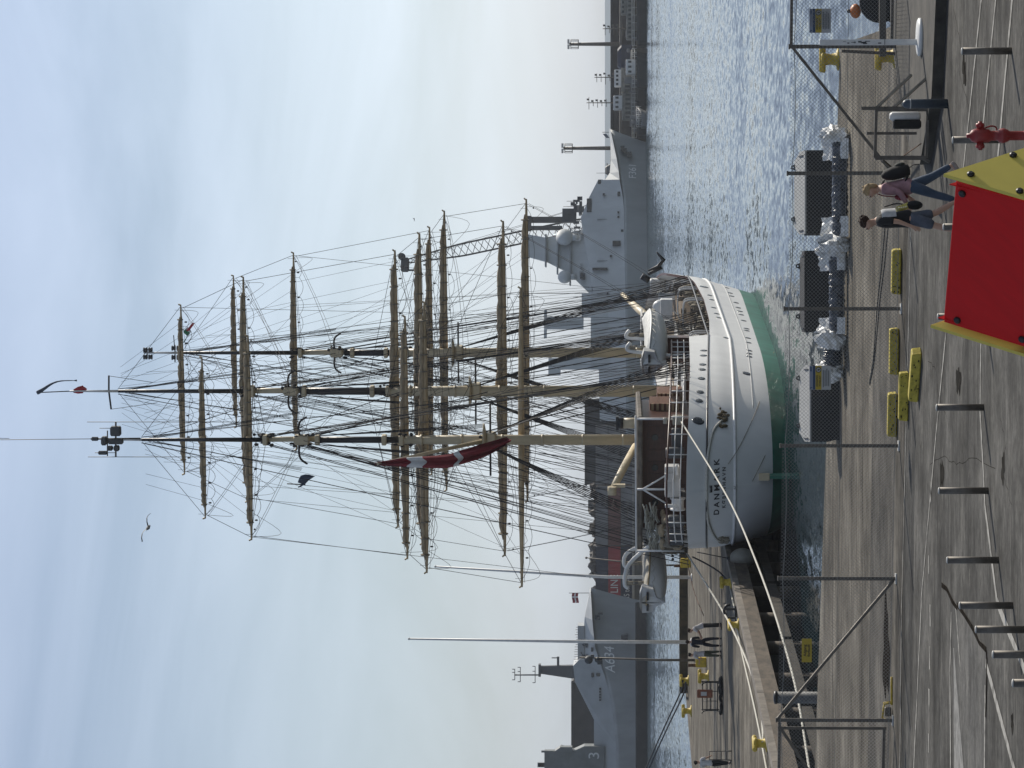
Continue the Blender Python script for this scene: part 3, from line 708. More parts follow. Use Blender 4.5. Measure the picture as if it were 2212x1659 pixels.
# long low sheds on the right with a darker one behind
shed('long low brown grey shed along the right end of the far quay', 1344, 1369, 300, -160, FY + 24, 10, mat('brown_grey_cladding', (.11, .10, .09), .8, var=.3, scale=.3), roofm='farquay')
shed('long dark wall like shed behind the moored work boats', 1324, 1369, 560, -200, FY + 42, 14, mat('dark_brown_cladding', (.06, .052, .047), .8, var=.3, scale=.12))
# light towers
for y, v, lb in ((95, 1230, 'slim lighting tower above the work boats at the far right'), (320, 1217, 'slim lighting tower standing behind the bow of the frigate')):
    p, q = dp(1369, y, FY + 30), dp(v, y, FY + 30)
    t_ = thing('lighting_tower', p, lb, 'light tower', 'lighting towers on the far quay')
    h = q.z - p.z
    mb = MB(); mb.tube([(0, 0, 0), (0, 0, h)], [.5, .33], 10); put('pole', mb, M['steel'], t_)
    mb = MB()
    for z in (h - .3, h - 1.9): mb.tube([(1.0 * math.cos(a * .52), 1.0 * math.sin(a * .52), z) for a in range(13)], .07, 5)
    mb.lathe([(1.0, h - 2.0), (1.0, h - 1.9)], n=14)
    for k in range(8):
        a = k * math.pi / 4; mb.tube([(math.cos(a), math.sin(a), h - 1.9), (math.cos(a), math.sin(a), h - .3)], .05, 4)
    put('platform', mb, M['steel'], t_)
    for k in range(6):
        a = k * math.pi / 3; mb = MB(); mb.box((.8 * math.cos(a), .8 * math.sin(a), h + .2), (.5, .4, .45)); put('floodlight', mb, M['canvas'], t_)
# lattice crane boom rising behind the foremast
t_ = thing('crawler_crane', dp(1369, 470, FY + 50), 'dark lattice boom crane leaning up behind the frigate and the fore yards', 'crane')
b0, b1 = dp(1368, 462, FY + 52), dp(872, 566, FY + 44)
mb = MB(); ax_ = (b1 - b0).normalized(); uu = ax_.cross(Vector((0, 1, 0))).normalized(); ww = Vector((0, 1, 0))
nb = 34; wd = lambda i: 1.35 * (min(1, .25 + 3 * min(i / nb, 1 - i / nb)))
cor = [[b0.lerp(b1, i / nb) + uu * sx * wd(i) + ww * sy * wd(i) for i in range(nb + 1)] for sx, sy in ((-1, -1), (1, -1), (1, 1), (-1, 1))]
for c_ in cor: mb.tube(c_, .13, 5)
for i in range(nb):
    for k in range(4): mb.tube([cor[k][i], cor[(k + 1) % 4][i + 1]], .07, 4, caps=False)
put('boom', mb, M['navy_deep'], t_, world=True)
mb = MB(); mb.box(b1 + Vector((-.6, 0, -.3)), (3.2, 1.6, 1.8), bev=.3); mb.lathe([(.8, -.6), (.8, .6)], b1 + Vector((1.2, 0, .4)), 14, 'Y'); mb.box(b1 + Vector((-1.8, 0, -2)), (.4, .4, 3)); put('boom_head', mb, M['navy_deep'], t_, world=True)
mb = MB(); mb.box(t_.location + Vector((2, 2, 2)), (8, 5, 3.4), bev=.3); put('machinery_house', mb, M['container_brown'], t_, world=True)
for sy in (-2, 6): mb = MB(); mb.box(t_.location + Vector((2, sy - 0, .6)), (9, 1.1, 1.2), bev=.4); put('crawler_track', mb, M['navy_deep'], t_, world=True)
mb = MB(); 
for k in (-.3, .3): mb.tube([b1 + Vector((k, 0, 0)), t_.location + Vector((5, 2, 3.5))], .04, 4)
put('hoist_cable', mb, M['rig'], t_, world=True)

# work boats moored on the right
def boat(y0, y1, label, hullm, cab, mast_y=None, mast_v=1290, vd=1376, seed=1, Yb=FY + 3):
    r_ = random.Random(seed); xa, xb = fx(y0), fx(y1)
    t_ = thing('work_boat', ((xa + xb) / 2, Yb + 2.5, ZW), label, 'boat', 'work boats moored at the far quay')
    zt = fzv(vd)
    put('hull', naval_hull(xa, xa + (xb - xa) * .55, xb - 1.0, xb, interp([(xa, zt), (xa + (xb - xa) * .7, zt), (xb, zt + .9)]), 2.6, 2.2, Y0=Yb + 2.5, n=20, lev=5), hullm, t_, world=True)
    for (v0, v1, c0, c1, mm_) in cab:
        mb = MB(); fbox(mb, v0, v1, c0, c1, Yb + .9, 3.2, bev=.15); put('wheelhouse', mb, mm_, t_, world=True)
        n = max(2, int(abs(c0 - c1) / 9))
        for i in range(n):
            mb = MB(); yy = c0 + (c1 - c0) * (i + .5) / n; fbox(mb, v0 + (v1 - v0) * .22, v0 + (v1 - v0) * .55, yy + 2.4, yy - 2.4, Yb + .86, .3); put('window', mb, M['glass'], t_, world=True)
    mb = MB()
    for i in range(11):
        x = xa + (xb - xa) * i / 10; mb.tube([(x, Yb + .2, zt), (x, Yb + .2, zt + 1.0)], .04, 4)
    for h in (.5, 1.0): mb.tube([(xa, Yb + .2, zt + h), (xb, Yb + .2, zt + h)], .045, 4)
    put('rail', mb, M['trim'], t_, world=True)
    mb = MB()
    for i in range(12): p = dp(r_.uniform(vd - 20, vd - 2), r_.uniform(y1 + 4, y0 - 4), Yb + r_.uniform(1, 4)); mb.box(p, (r_.uniform(.4, 1.6), 1, r_.uniform(.4, 1.6)), bev=.1)
    put('deck_gear', mb, M['container_grey'], t_, world=True)
    if mast_y:
        mb = MB(); p, q = dp(vd - 15, mast_y, Yb + 2.5), dp(mast_v, mast_y, Yb + 2.5); mb.tube([p, q], [.16, .09], 6)
        for i in range(5):
            c_ = q - Vector((0, 0, .5 + i * .9)); w = r_.uniform(.7, 1.6); mb.tube([c_ - Vector((w, 0, 0)), c_ + Vector((w * r_.uniform(.2, 1), 0, 0))], .06, 4); mb.box(c_ + Vector((w * .5, 0, .2)), (.35, .3, .5))
        put('mast', mb, M['steel'], t_, world=True)
    return t_
dk = M['navy_deep']; wh = M['trim']
greyw = mat('weathered_cream_house', (.34, .33, .29), .7, var=.3, scale=.6)
boat(95, -70, 'long cream cabined boat at the right edge of the harbour view', dk, ((1353, 1372, 84, -40, greyw), (1341, 1354, 30, -40, greyw)), 62, 1302, seed=2)
boat(188, 104, 'low dark work boat with two bright white cabins', dk, ((1352, 1374, 160, 128, wh), (1362, 1376, 126, 108, greyw)), None, seed=3, Yb=FY + 1)
boat(238, 142, 'grey tug with tall cross barred mast and white lit bridge', dk, ((1342, 1376, 200, 146, greyw), (1327, 1343, 186, 150, wh)), 167, 1284, seed=4, Yb=FY + 7)
boat(292, 196, 'grey tug with reddish funnel and tall thin mast beside the frigate bow', dk, ((1344, 1376, 258, 200, greyw), (1325, 1345, 236, 206, wh)), 222, 1267, seed=5, Yb=FY + 6)
boat(276, 232, 'small white launch tucked under the frigate bow', M['container_grey'], ((1374, 1384, 262, 246, wh),), None, vd=1385, seed=6, Yb=FY - 2)
mb = MB(); fbox(mb, 1334, 1374, 148, 96, FY + 18, 6, bev=.8); tag(solo('fuel_tank', mb, M['container_blue'], 'dark blue boxy tank on the far quay between boats and light tower', 'tank'))
# ------------------------------------------------------------------ the tall ship
DM, HEAD = 173.5, 9.4
SO = Vector((fx(845, DM), DM, ZW))
ship = thing('tall_ship', SO, 'white three masted sailing ship with buff masts, moored stern first at the pier', 'sailing ship', None, rz=-R(HEAD))
SM = Matrix.Translation(SO) @ Matrix.Rotation(-R(HEAD), 4, 'Z'); SMI = SM.inverted()
def sw(t, s, z): return SM @ Vector((t, s, z))                # ship to world
def sl(x, y, s=None, t=None):                                 # picture point on the plane s (or t), in ship coordinates
    o = SMI @ CAM; d = (SMI.to_3x3() @ ray(x, y))
    k = ((s - o.y) / d.y) if s is not None else ((t - o.x) / d.x)
    return o + d * k
S0, S1 = -13.0, 4.0
ZTOP = 6.2
def b_at(z): z = max(z, -1.2); return 4.35 + .62 * min(1, max(0, z / 3.2)) - (.5 if z < 0 else 0) * min(1, -z / 1.2 if z < 0 else 0)
def s_end(z): 
    q = max(0, min(1, z / 5.2)); return -25.6 - 3.4 * q ** .75
def s_bow(z): return 25.5 + .95 * max(0, z) + .03 * z * z
def hbf(s, z):
    B = b_at(z)
    if s < S0:
        e = s_end(z); w = (S0 - s) / (S0 - e)
        if w >= 1: return 0.0
        n = 2.3 if z > 1 else 2.0 + .15 * max(z, 0) * 2
        return B * (1 - w ** n) ** (1 / 2.1)
    if s > S1:
        e = s_bow(z); w = (s - S1) / (e - S1)
        if w >= 1: return 0.0
        return B * (1 - w ** (2.5 + .18 * max(0, z))) 
    return B
sheer = interp([(-29.2, 5.05), (-26, 4.85), (-20, 4.62), (-12.05, 4.45), (-12.0, 4.43), (-11.6, 3.35), (-6, 3.18), (2, 3.2), (10, 3.5), (14.5, 3.8), (17, 5.0), (27, 5.8), (33, 6.2)])
def on_hull(x, y, off=.0):
    o = SMI @ CAM; d = (SMI.to_3x3() @ ray(x, y)).normalized()
    k = 120.0; step = .25; inside = lambda p: abs(p.x) < hbf(p.y, p.z)
    while k < 240:
        if inside(o + d * k): break
        k += step
    else: return None
    a, b = k - step, k
    for _ in range(24):
        mm_ = (a + b) / 2
        if inside(o + d * mm_): b = mm_
        else: a = mm_
    return o + d * (a - off)
def hull_n(p, e=.05):
    f = lambda q: abs(q.x) - hbf(q.y, q.z)
    g = Vector((f(p + Vector((e, 0, 0))) - f(p - Vector((e, 0, 0))), f(p + Vector((0, e, 0))) - f(p - Vector((0, e, 0))), f(p + Vector((0, 0, e))) - f(p - Vector((0, 0, e)))))
    if g.length < 1e-6: g = Vector((1, 0, 0))
    return g.normalized()
# shell built level by level: outline at each level from the stern round to the bow
def outline(zf, n=120, inset=0.0):
    pts = []
    for i in range(n + 1):
        q = i / n
        s = -29.4 + (q * 62.6)
        pts.append(s)
    return pts
def hull_strip(zlo, zhi, levels, inset=0.0, nS=150):
    """zlo, zhi functions of s; both sides, closed round the stern and stem"""
    mb = MB()
    ths = [i / nS for i in range(nS + 1)]
    rows = []
    for L_ in range(levels + 1):
        h = L_ / levels
        side = []
        for q in ths:
            # parameter along the level: dense at both ends
            k = .5 - .5 * math.cos(math.pi * q)
            smid = -29 + 62 * k
            z = zlo(smid) + (zhi(smid) - zlo(smid)) * h
            e0, e1 = s_end(z) + inset, s_bow(z) - inset
            s = e0 + (e1 - e0) * k
            z = zlo(s) + (zhi(s) - zlo(s)) * h
            side.append((max(0.0, hbf(s, z) - inset), s, z))
        rows.append([p for p in side] + [(-p[0], p[1], p[2]) for p in reversed(side)])
    mb.grid(rows, close=True)
    return mb, rows
ZB = .80
hb1, rows1 = hull_strip(lambda s: ZB, lambda s: sheer(s), 12)
hull = put('hull', hb1, M['white'], ship)
hb2, _ = hull_strip(lambda s: -1.2, lambda s: ZB, 4)
put('boot_topping', hb2, M['green'], ship)
inn, rin = hull_strip(lambda s: sheer(s) - (.45 if s < -12.1 else .95), lambda s: sheer(s) - .01, 1, inset=.14)
put('inner_bulwark', inn, M['trim'], ship)
mb = MB()                                                     # rail cap between the two skins
top, ti = rows1[-1], rin[-1]
for i in range(len(top)):
    j = (i + 1) % len(top); mb.face([top[i], top[j], (ti[j][0], ti[j][1], top[j][2]), (ti[i][0], ti[i][1], top[i][2])])
put('rail_cap', mb, M['mahog'], ship)
mb = MB(); dk_ = rin[0]; n = len(dk_)
for i in range(n // 2 - 1): mb.face([dk_[i], dk_[i + 1], dk_[n - 2 - i], dk_[n - 1 - i]])
put('deck', mb, M['teak'], ship)
# rubbing strakes and stripe
def strake(name, zf, r_, m_, s_from=-40, s_to=40, n=160, sides=(1, -1)):
    mb = MB(); pts = []
    for sd in sides:
        row = []
        for i in range(n + 1):
            k = .5 - .5 * math.cos(math.pi * i / n); s = -29 + 62 * k; z = zf(s); e0, e1 = s_end(z), s_bow(z); s = e0 + (e1 - e0) * k
            if s < s_from or s > s_to: continue
            z = zf(s); row.append((sd * (hbf(s, z) + .01), s, z))
        pts = row[::-1] if sd == 1 else pts + row[0:]
        if sd == 1 and len(sides) == 2: first = pts
        if sd == -1 or len(sides) == 1: mb.tube(pts, r_, 5)
    return put(name, mb, m_, ship)
strake('black_stripe', lambda s: interp([(-30, 4.12), (-12, 3.42), (30, 4.0)])(s), .055, M['black'], s_to=16)
strake('rubbing_strake', lambda s: interp([(-30, 2.72), (-12, 2.3), (10, 2.55), (30, 3.2)])(s), .085, M['trim'])
strake('hull_seam', lambda s: interp([(-30, 1.75), (-12, 1.45), (30, 1.9)])(s), .022, M['canvas'], s_from=-24)
# portholes (places read off the picture, cut on the hull's own surface)
ph = None
def porthole(xc, yc, r_, crop=True):
    global ph
    x, y = (1262 + .4302 * xc, 548.7 + .4302 * yc) if crop else (xc, yc)
    p = on_hull(x, y)
    if p is None: return
    n_ = hull_n(p)
    if ph is None:
        mb = MB(); mb.lathe([(1.0, -.2), (1.0, .04), (.8, .07), (.01, .05)], n=14); ph = mb.mesh('porthole'); ph.materials.append(M['glass'])
    o = bpy.data.objects.new('porthole', ph); COL.objects.link(o); o.parent = ship
    o.location = p; o.rotation_euler = n_.to_track_quat('Z', 'Y').to_euler(); o.scale = (r_, r_, .35)
for xc, yc in ((598, 510), (600, 485), (594, 555), (592, 580), (588, 625), (582, 693), (577, 737), (566, 1480)): porthole(xc, yc, .19)
porthole(572, 838, .3)
for xc, yc in ((828, 485), (828, 500), (828, 515), (824, 445), (822, 422), (815, 375), (815, 385), (800, 335), (788, 305), (782, 288), (773, 270), (762, 245), (740, 212), (732, 196), (715, 170), (705, 157),
               (675, 320), (665, 300), (650, 270), (640, 230), (630, 208)): porthole(xc, yc, .17)
porthole(716, 422, .22); porthole(815, 600, .24); porthole(600, 165, .3)
# name and port of registry wrapped on the counter
def wrap_text(name, s, size, x, y, wscale, droop=0.0, bold=False):
    me = text_mesh(s, size, bold=bold)
    c = on_hull(x, y); z0 = c.z; t0 = c.x
    bmx = max(abs(v.co.x) for v in me.vertices)
    for v in me.vertices:
        t = t0 + v.co.x * wscale; z = z0 + v.co.y + droop * (v.co.x / bmx)
        B = b_at(z); k = max(1e-6, 1 - (min(abs(t), B * .995) / B) ** 2.1)
        n = 2.3 if z > 1 else 2.0 + .15 * max(z, 0) * 2
        s_ = S0 - (S0 - s_end(z)) * k ** (1 / n)
        v.co = Vector((t, s_ - .02, z))
    me.update(); return put(name, me, M['blackletter'], ship)
wrap_text('ship_name', 'D A N M A R K', .37, 1549, 1056, 1.12, .0, True)
wrap_text('home_port', 'K Ø B E N H A V N', .24, 1564.5, 1055, 1.0, .0, True)
p = on_hull(1538, 1056); p.z += .12; mb = MB()                            # crown above the M
for dx, h in ((-.14, .12), (-.07, .16), (0, .18), (.07, .16), (.14, .12)): mb.box((p.x + dx, p.y - .03, p.z + h / 2 - .1), (.05, .06, h)); mb.ball((p.x + dx, p.y - .03, p.z + h - .08), .035, 8, 6)
mb.box((p.x, p.y - .03, p.z - .1), (.32, .06, .06)); put('crown_emblem', mb, M['blackletter'], ship)
def hull_curve(name, pts, r_, m_, n=5, off=.05):
    q = [on_hull(x, y, off) for x, y in pts]; q = [a for a in q if a is not None]
    mb = MB(); mb.tube(smooth_path(q), r_, n); return put(name, mb, m_, ship)
def smooth_path(p, k=4):
    p = [Vector(a) for a in p]; o = []
    for i in range(len(p) - 1):
        a, b, c, d = p[max(0, i - 1)], p[i], p[i + 1], p[min(len(p) - 1, i + 2)]
        for j in range(k):
            t = j / k; o.append(.5 * ((2 * b) + (c - a) * t + (2 * a - 5 * b + 4 * c - d) * t * t + (3 * b - a - 3 * c + d) * t ** 3))
    return o + [p[-1]]
hull_curve('fender_rope', [(1562, 1168), (1550, 1166), (1538, 1150), (1528, 1120), (1526, 1060), (1527, 1010), (1531, 970), (1541, 930), (1556, 912), (1566, 903)], .075, M['linerope'])
for pts in ([(1573, 1002), (1600, 960), (1640, 870), (1672, 760)], [(1625, 1040), (1650, 990), (1690, 900)]): hull_curve('hanging_line', pts, .016, M['rope'], 4)
mb = MB(); rs = random.Random(5)
for i in range(26):
    p = on_hull(1562 + rs.gauss(0, 5), 904 + rs.gauss(0, 7), .08); 
    if p: mb.ball(p, (rs.uniform(.05, .12), .08, rs.uniform(.05, .16)), 6, 4)
put('rope_bundle', mb, mat('yellow_brown_rope_bundle', (.15, .11, .05), .9, var=.3, scale=8), ship)
mb = MB(); rs = random.Random(6)
for i in range(18):
    p = on_hull(1562 + rs.uniform(-6, 10), 1166 + rs.uniform(-8, 8), .1)
    if p: mb.ball(p, (.1, .1, .14), 6, 4)
put('rope_bundle', mb, M['rope'], ship)
# rudder head and stern gear at the waterline
p = on_hull(1658, 1027); mb = MB(); mb.box((p.x, p.y - .1, .1), (.14, .8, 2.2)); put('rudder', mb, M['green'], ship)
mb = MB(); mb.box((p.x, p.y - .35, 1.25), (.3, .35, .5)); put('rudder_fitting', mb, M['cream'], ship)
# anchor at the far bow
a = sl(1430, 578, s=24); mb = MB(); mb.tube([sl(1400, 592, s=24), a], .11, 6); mb.tube([a + Vector((-.2, 0, .9)), a + Vector((.05, 0, .25)), a + Vector((.5, 0, -.1)), a + Vector((1.0, 0, .35))], [.05, .14, .16, .05], 6); mb.tube([sl(1386, 596, s=24), sl(1402, 606, s=24)], .22, 7)
put('anchor', mb, M['black'], ship)
mb = MB(); mb.box(sl(1421, 617, s=23) , (.9, .8, 1.0), bev=.08); put('bow_locker', mb, M['trim'], ship)

# ---- masts, yards and rigging
def zw(v, s): return sl(v, 829, s).z
def ypx(px, s): return px * (SM @ Vector((0, s, 0))).y / F
MASTS = {
 'fore':   dict(s=14.7, y=762, lower=(1515, 866), black1=(866, 745), cream2=(762, 650), black2=(650, 397), pole=(397, 312), top=980, cross=728, w=(.29, .20, .17, .12, .085),
                yards=((1138, 332, .17), (962, 307, .165), (930, 272, .15), (637, 217, .13), (507, 167, .11))),
 'main':   dict(s=0.0, y=845, lower=(1515, 838), black1=(838, 648), cream2=(657, 545), black2=(545, 255), pole=(255, 150), top=1016, cross=628, w=(.31, .21, .17, .12, .08),
                yards=((1088, 368, .19), (908, 342, .18), (855, 305, .165), (528, 248, .14), (392, 187, .11))),
 'mizzen': dict(s=-15.2, y=950, lower=(1478, 866), black1=(866, 683), cream2=(684, 571), black2=(571, 303), pole=(303, 245), top=1046, cross=650, w=(.26, .17, .15, .11, .08),
                yards=((1125, 330, .165), (917, 299, .16), (875, 268, .145), (535, 226, .13), (435, 178, .105))),
}
def rline(mb, a, b, r_=.017, sag=0.0, n=1):
    a, b = Vector(a), Vector(b)
    if sag: n = max(n, 6)
    pts = [a.lerp(b, i / n) - Vector((0, 0, sag * 4 * (i / n) * (1 - i / n))) for i in range(n + 1)]
    mb.tube(pts, r_, 3, caps=False, smooth=False)
for mn, D in MASTS.items():
    s = D['s']; w = D['w']
    tx = sl(900, D['y'], s).x                                  # tiny sideways offset that the picture shows
    z = {k: tuple(zw(v, s) for v in D[k]) for k in ('lower', 'black1', 'cream2', 'black2', 'pole')}
    zt, zc = zw(D['top'], s), zw(D['cross'], s)
    P_ = lambda x, zz, y=0.0: (tx + x, s + y, zz)
    mb = MB(); mb.tube([P_(0, z['lower'][0]), P_(0, zt), P_(0, z['lower'][1])], [w[0] * 1.08, w[0], w[0] * .85], 14)
    for q in range(7): zz = z['lower'][0] + (z['lower'][1] - z['lower'][0]) * (q + .5) / 7; mb.lathe([(w[0] * 1.12, zz - .06), (w[0] * 1.12, zz + .06)], P_(0, 0), 14)
    mast = put('mast', mb, M['cream'], ship, label={'fore': 'foremast of the white ship, carrying lamps on its pole', 'main': 'mainmast, middle and tallest of the three', 'mizzen': 'mizzen mast nearest the stern, topped with aerials'}[mn])
    mb = MB(); mb.tube([P_(0, z['black1'][0] - .6), P_(0, z['black1'][1])], [w[1] * 1.05, w[1]], 12); put('black_topmast', mb, M['black'], mast)
    mb = MB(); mb.tube([P_(.0, z['cream2'][0], .25), P_(0, z['cream2'][1], .1)], [w[2], w[2] * .9], 12); put('topgallant_mast', mb, M['cream'], mast)
    mb = MB(); mb.tube([P_(0, z['black2'][0]), P_(0, z['black2'][1])], [w[3] * 1.15, w[3] * .75], 10); put('royal_mast', mb, M['black'], mast)
    mb = MB(); mb.tube([P_(0, z['pole'][0] - .3), P_(0, z['pole'][1])], [w[4], w[4] * .6], 8); put('pole', mb, M['trim'], mast)
    # top platform, caps, crosstrees
    mb = MB(); mb.lathe([(w[0] * 1.3, -.1), (.85, 0), (.88, .08), (.3, .1)], P_(0, zt), 16); mb.box(P_(0, zt - .35), (w[0] * 3, w[0] * 3, .5), bev=.08)
    put('top_platform', mb, M['cream'], mast)
    for zz in (z['lower'][1], z['lower'][1] + .9, z['cream2'][0], z['cream2'][1]): mb = MB(); mb.box(P_(0, zz), (w[0] * 2.0, w[0] * 2.2, .26), bev=.05); put('mast_cap', mb, M['cream'], mast)
    mb = MB(); mb.box(P_(0, zc), (.5, .55, .85), bev=.1); put('trestle', mb, M['cream'], mast)
    mb = MB()
    for sd in (-1, 1):
        pts = [P_(sd * .2, zc + .1), P_(sd * .6, zc + .15, -.1), P_(sd * 1.0, zc + .05, -.15), P_(sd * 1.25, zc - .3, -.2)]
        mb.tube(smooth_path(pts), [.06] * 12 + [.04], 5)
    mb.tube([P_(-.3, zc, -.05), P_(.3, zc, -.05)], .08, 6); put('crosstree', mb, M['rig'], mast); mb = MB()
    mb.tube([P_(-1.9, zt - .3), P_(1.9, zt - .3)], .055, 5)
    for i in range(0): mb.box(P_(rnd.uniform(-.5, .5), zc + rnd.uniform(-.7, .9), rnd.uniform(-.4, .4)), (rnd.uniform(.08, .3), .15, rnd.uniform(.1, .35)))
    put('spreader', mb, M['rig'], mast)
    D['tx'], D['z'], D['zt'], D['zc'] = tx, z, zt, zc
    # yards with sails stowed on top
    D['yz'] = []
    for yi, (v, half, r_) in enumerate(D['yards']):
        zz = zw(v, s); hl = ypx(half, s); D['yz'].append((zz, hl)); yo = .42
        mb = MB(); q = [-1, -.96, -.6, -.2, 0, .2, .6, .96, 1]
        mb.tube([P_(k * hl, zz, yo) for k in q], [r_ * f_ for f_ in (.32, .42, .8, 1, 1.05, 1, .8, .42, .32)], 10)
        mb.tube([P_(-hl * .99, zz - .02, yo), P_(-hl * 1.005, zz + .14, yo)], .05, 5); mb.tube([P_(hl * .99, zz - .02, yo), P_(hl * 1.005, zz + .14, yo)], .05, 5)
        mb.box(P_(0, zz, .2), (.34, .5, .3), bev=.05)
        yd = put('yard', mb, M['yardwood'], mast)
        if not (mn == 'mizzen' and yi == 0) :
            mb = MB(); rs = random.Random(hash((mn, yi)) % 1000 if False else yi * 7 + len(mn)); n = 44; e = .9 if yi < 3 else .86
            rows = []
            for i in range(n + 1):
                k = -e + 2 * e * i / n; fat = (r_ * (.62 + .35 * (1 - abs(k))) + rs.uniform(-.02, .025)) * (1.15 if abs(k) < .12 else 1) * min(1, (e - abs(k)) * 9 + .25)
                if i % 5 == 0: fat *= .82
                cz = zz + r_ * (1 - .4 * abs(k)) * .75 + fat * .55; row = []
                for a in range(10):
                    an = 2 * math.pi * a / 10; f2 = fat * (1 + rs.uniform(-.12, .12)); row.append(P_(k * hl, cz + f2 * 1.05 * math.sin(an), yo - .05 + f2 * 1.2 * math.cos(an)))
                rows.append(row)
            mb.grid(rows, close=True); mb.face(rows[0][::-1]); mb.face(rows[-1]); sailmb = mb; mb = MB()
            for i in range(0, 15):
                k = -e * .96 + 2 * e * .96 * i / 14; mb.lathe([(r_ * 1.55, -.03), (r_ * 1.55, .03)], P_(k * hl, zz + r_ * .45, yo - .02), 8, 'X')
            put_multi('furled_sail', [(sailmb, M['sail']), (mb, M['rope'])], mast)
# rigging
def rig_for(mn, prev, nxt):
    D = MASTS[mn]; s, tx, zt, zc, z = D['s'], D['tx'], D['zt'], D['zc'], D['z']; rs = random.Random(len(mn) * 3)
    mast = D['obj']; yo = .42
    zroy = z['black2'][1]; ztg = z['cream2'][1]; zlow = z['lower'][1]
    T = D['yz']
    # shrouds
    for sd in (-1, 1):
        mb = MB(); ch = 4.75; low = []
        for i in range(6):
            foot = (sd * ch, s - .3 - i * .85, sheer(s - i) + .05); head = (tx + sd * .25, s - .15, zt - .1); rline(mb, foot, head, .028); low.append((Vector(foot), Vector(head)))
        up = []
        for i in range(4):
            foot = (tx + sd * .85, s - .1 - i * .35, zt + .05); head = (tx + sd * .2, s - .1, zc - .4); rline(mb, foot, head, .02); up.append((Vector(foot), Vector(head)))
        for i in range(3): rline(mb, (tx + sd * 1.5, s - i * .3, zc), (tx + sd * .1, s, zroy - .4 - i * .2), .016)
        for i in range(5):                             # backstays
            foot = (sd * (ch + .0), s - 5.2 - i * .75, sheer(s - 6) + .05); rline(mb, foot, (tx + sd * .15, s - .1, (zc, zc + .3, ztg, ztg + .2, zroy)[i]), .024)
            mb.ball(Vector(foot).lerp(Vector((tx, s, zc)), .04), .07, 6, 4)
        put('shroud', mb, M['rig'], mast)
        mb = MB()
        for arr, n in ((low, 26), (up, 22)):
            for k in range(1, n):
                q = k / n * .96; rline(mb, arr[0][0].lerp(arr[0][1], q), arr[-1][0].lerp(arr[-1][1], q), .011)
        put('ratline', mb, M['rig'], mast, stuff=True)
    # stays forward
    mb = MB()
    if mn == 'fore': tg = [(0, 30.5, 6.3), (0, 35.5, 6.9), (0, 39, 7.4), (0, 40.5, 7.6)]
    else:
        N = MASTS[nxt]; tg = [(N['tx'], N['s'] - .4, 5.2), (N['tx'], N['s'] - .3, N['zt'] - 1), (N['tx'], N['s'] - .3, N['zt'] + 4), (N['tx'], N['s'] - .2, N['zc'])]
    for zz, q, r_ in zip((zt + .2, zc, ztg, zroy - .2), tg, (.036, .03, .024, .02)): rline(mb, (tx, s + .1, zz), q, r_)
    if mn != 'fore': rline(mb, (tx + .3, s + .1, zt + .4), (tg[0][0] + .4, tg[0][1], tg[0][2]), .036)
    put('stay', mb, M['rig'], mast)
    # lifts, sheets, footropes, buntlines
    ml, mf, mbn = MB(), MB(), MB()
    tops = [zt + 2.2, T[2][0] + 1.6, zlow + 1.2, ztg, zroy]
    for yi, (zz, hl) in enumerate(T):
        for sd in (-1, 1):
            tip = Vector((tx + sd * hl * .97, s + yo, zz + .05))
            rline(ml, tip, (tx + sd * .15, s + .2, tops[yi] if yi != 1 else T[2][0] - .2), .015)
            if yi < 4:
                zz2, hl2 = T[yi + 1]; rline(ml, tip, (tx + sd * hl2 * .96, s + yo, zz2 - .1), .016)
            rline(ml, tip + Vector((-sd * .5, 0, -.1)), (tx + sd * .3, s + .3, zz - .45), .012)
            # bights of loose line near the tip
            for q in range(1):
                a = tip + Vector((-sd * rs.uniform(0, .2), 0, -.05)); b = tip + Vector((-sd * hl * rs.uniform(.12, .3), 0, -.15))
                mm_ = a.lerp(b, .35) - Vector((-sd * .25, 0, rs.uniform(.6, 1.6))); mf.tube(smooth_path([a, mm_, b], 5), .012, 3, caps=False)
            # footropes in scallops on stirrups
            k0 = .03
            for k1 in (.2, .38, .56, .75, .94):
                a, b = Vector((tx + sd * k0 * hl, s + yo - .1, zz - .35)), Vector((tx + sd * k1 * hl, s + yo - .1, zz - (.35 if k1 < .9 else .05)))
                rline(mf, a, b, .013, sag=rs.uniform(.12, .28)); rline(mf, b, b + Vector((0, 0, .4)), .01); k0 = k1
            # buntlines, clewlines and gear hanging between the yards
            zup = T[yi + 1][0] if yi < 4 else zroy
            for k in (.12, .22, .34, .47, .62, .78):
                rline(mbn, (tx + sd * hl * k, s + yo + .1, zz + .1), (tx + sd * hl * k * rs.uniform(.35, 1.0) * .75, s + yo, zup - .1), .009)
            for k in range(2): rline(mbn, (tx + sd * hl * rs.uniform(.1, .9), s + yo, zz), (tx + sd * hl * rs.uniform(0, .3), s + .3, zz + (zup - zz) * rs.uniform(.4, .95)), .009)
            # falls to the deck
            if yi < 4:
                for k in range(3): rline(mbn, (tx + sd * rs.uniform(.2, .5 * hl), s + yo, zz), (sd * rs.uniform(3.6, 4.5), s - rs.uniform(-2, 4), 3.6), .011)
        for sd in (-1, 1):
            for k in (.3, .55, .8): mf.ball((tx + sd * hl * k, s + yo - .1, zz - .28), (.05, .05, .09), 6, 4)
    put('lift', ml, M['rig'], mast); put('footrope', mf, M['rig'], mast, stuff=True); put('buntline', mbn, M['rig'], mast, stuff=True)
    # braces to the mast behind (mizzen: forward)
    mb = MB(); O = MASTS[prev]
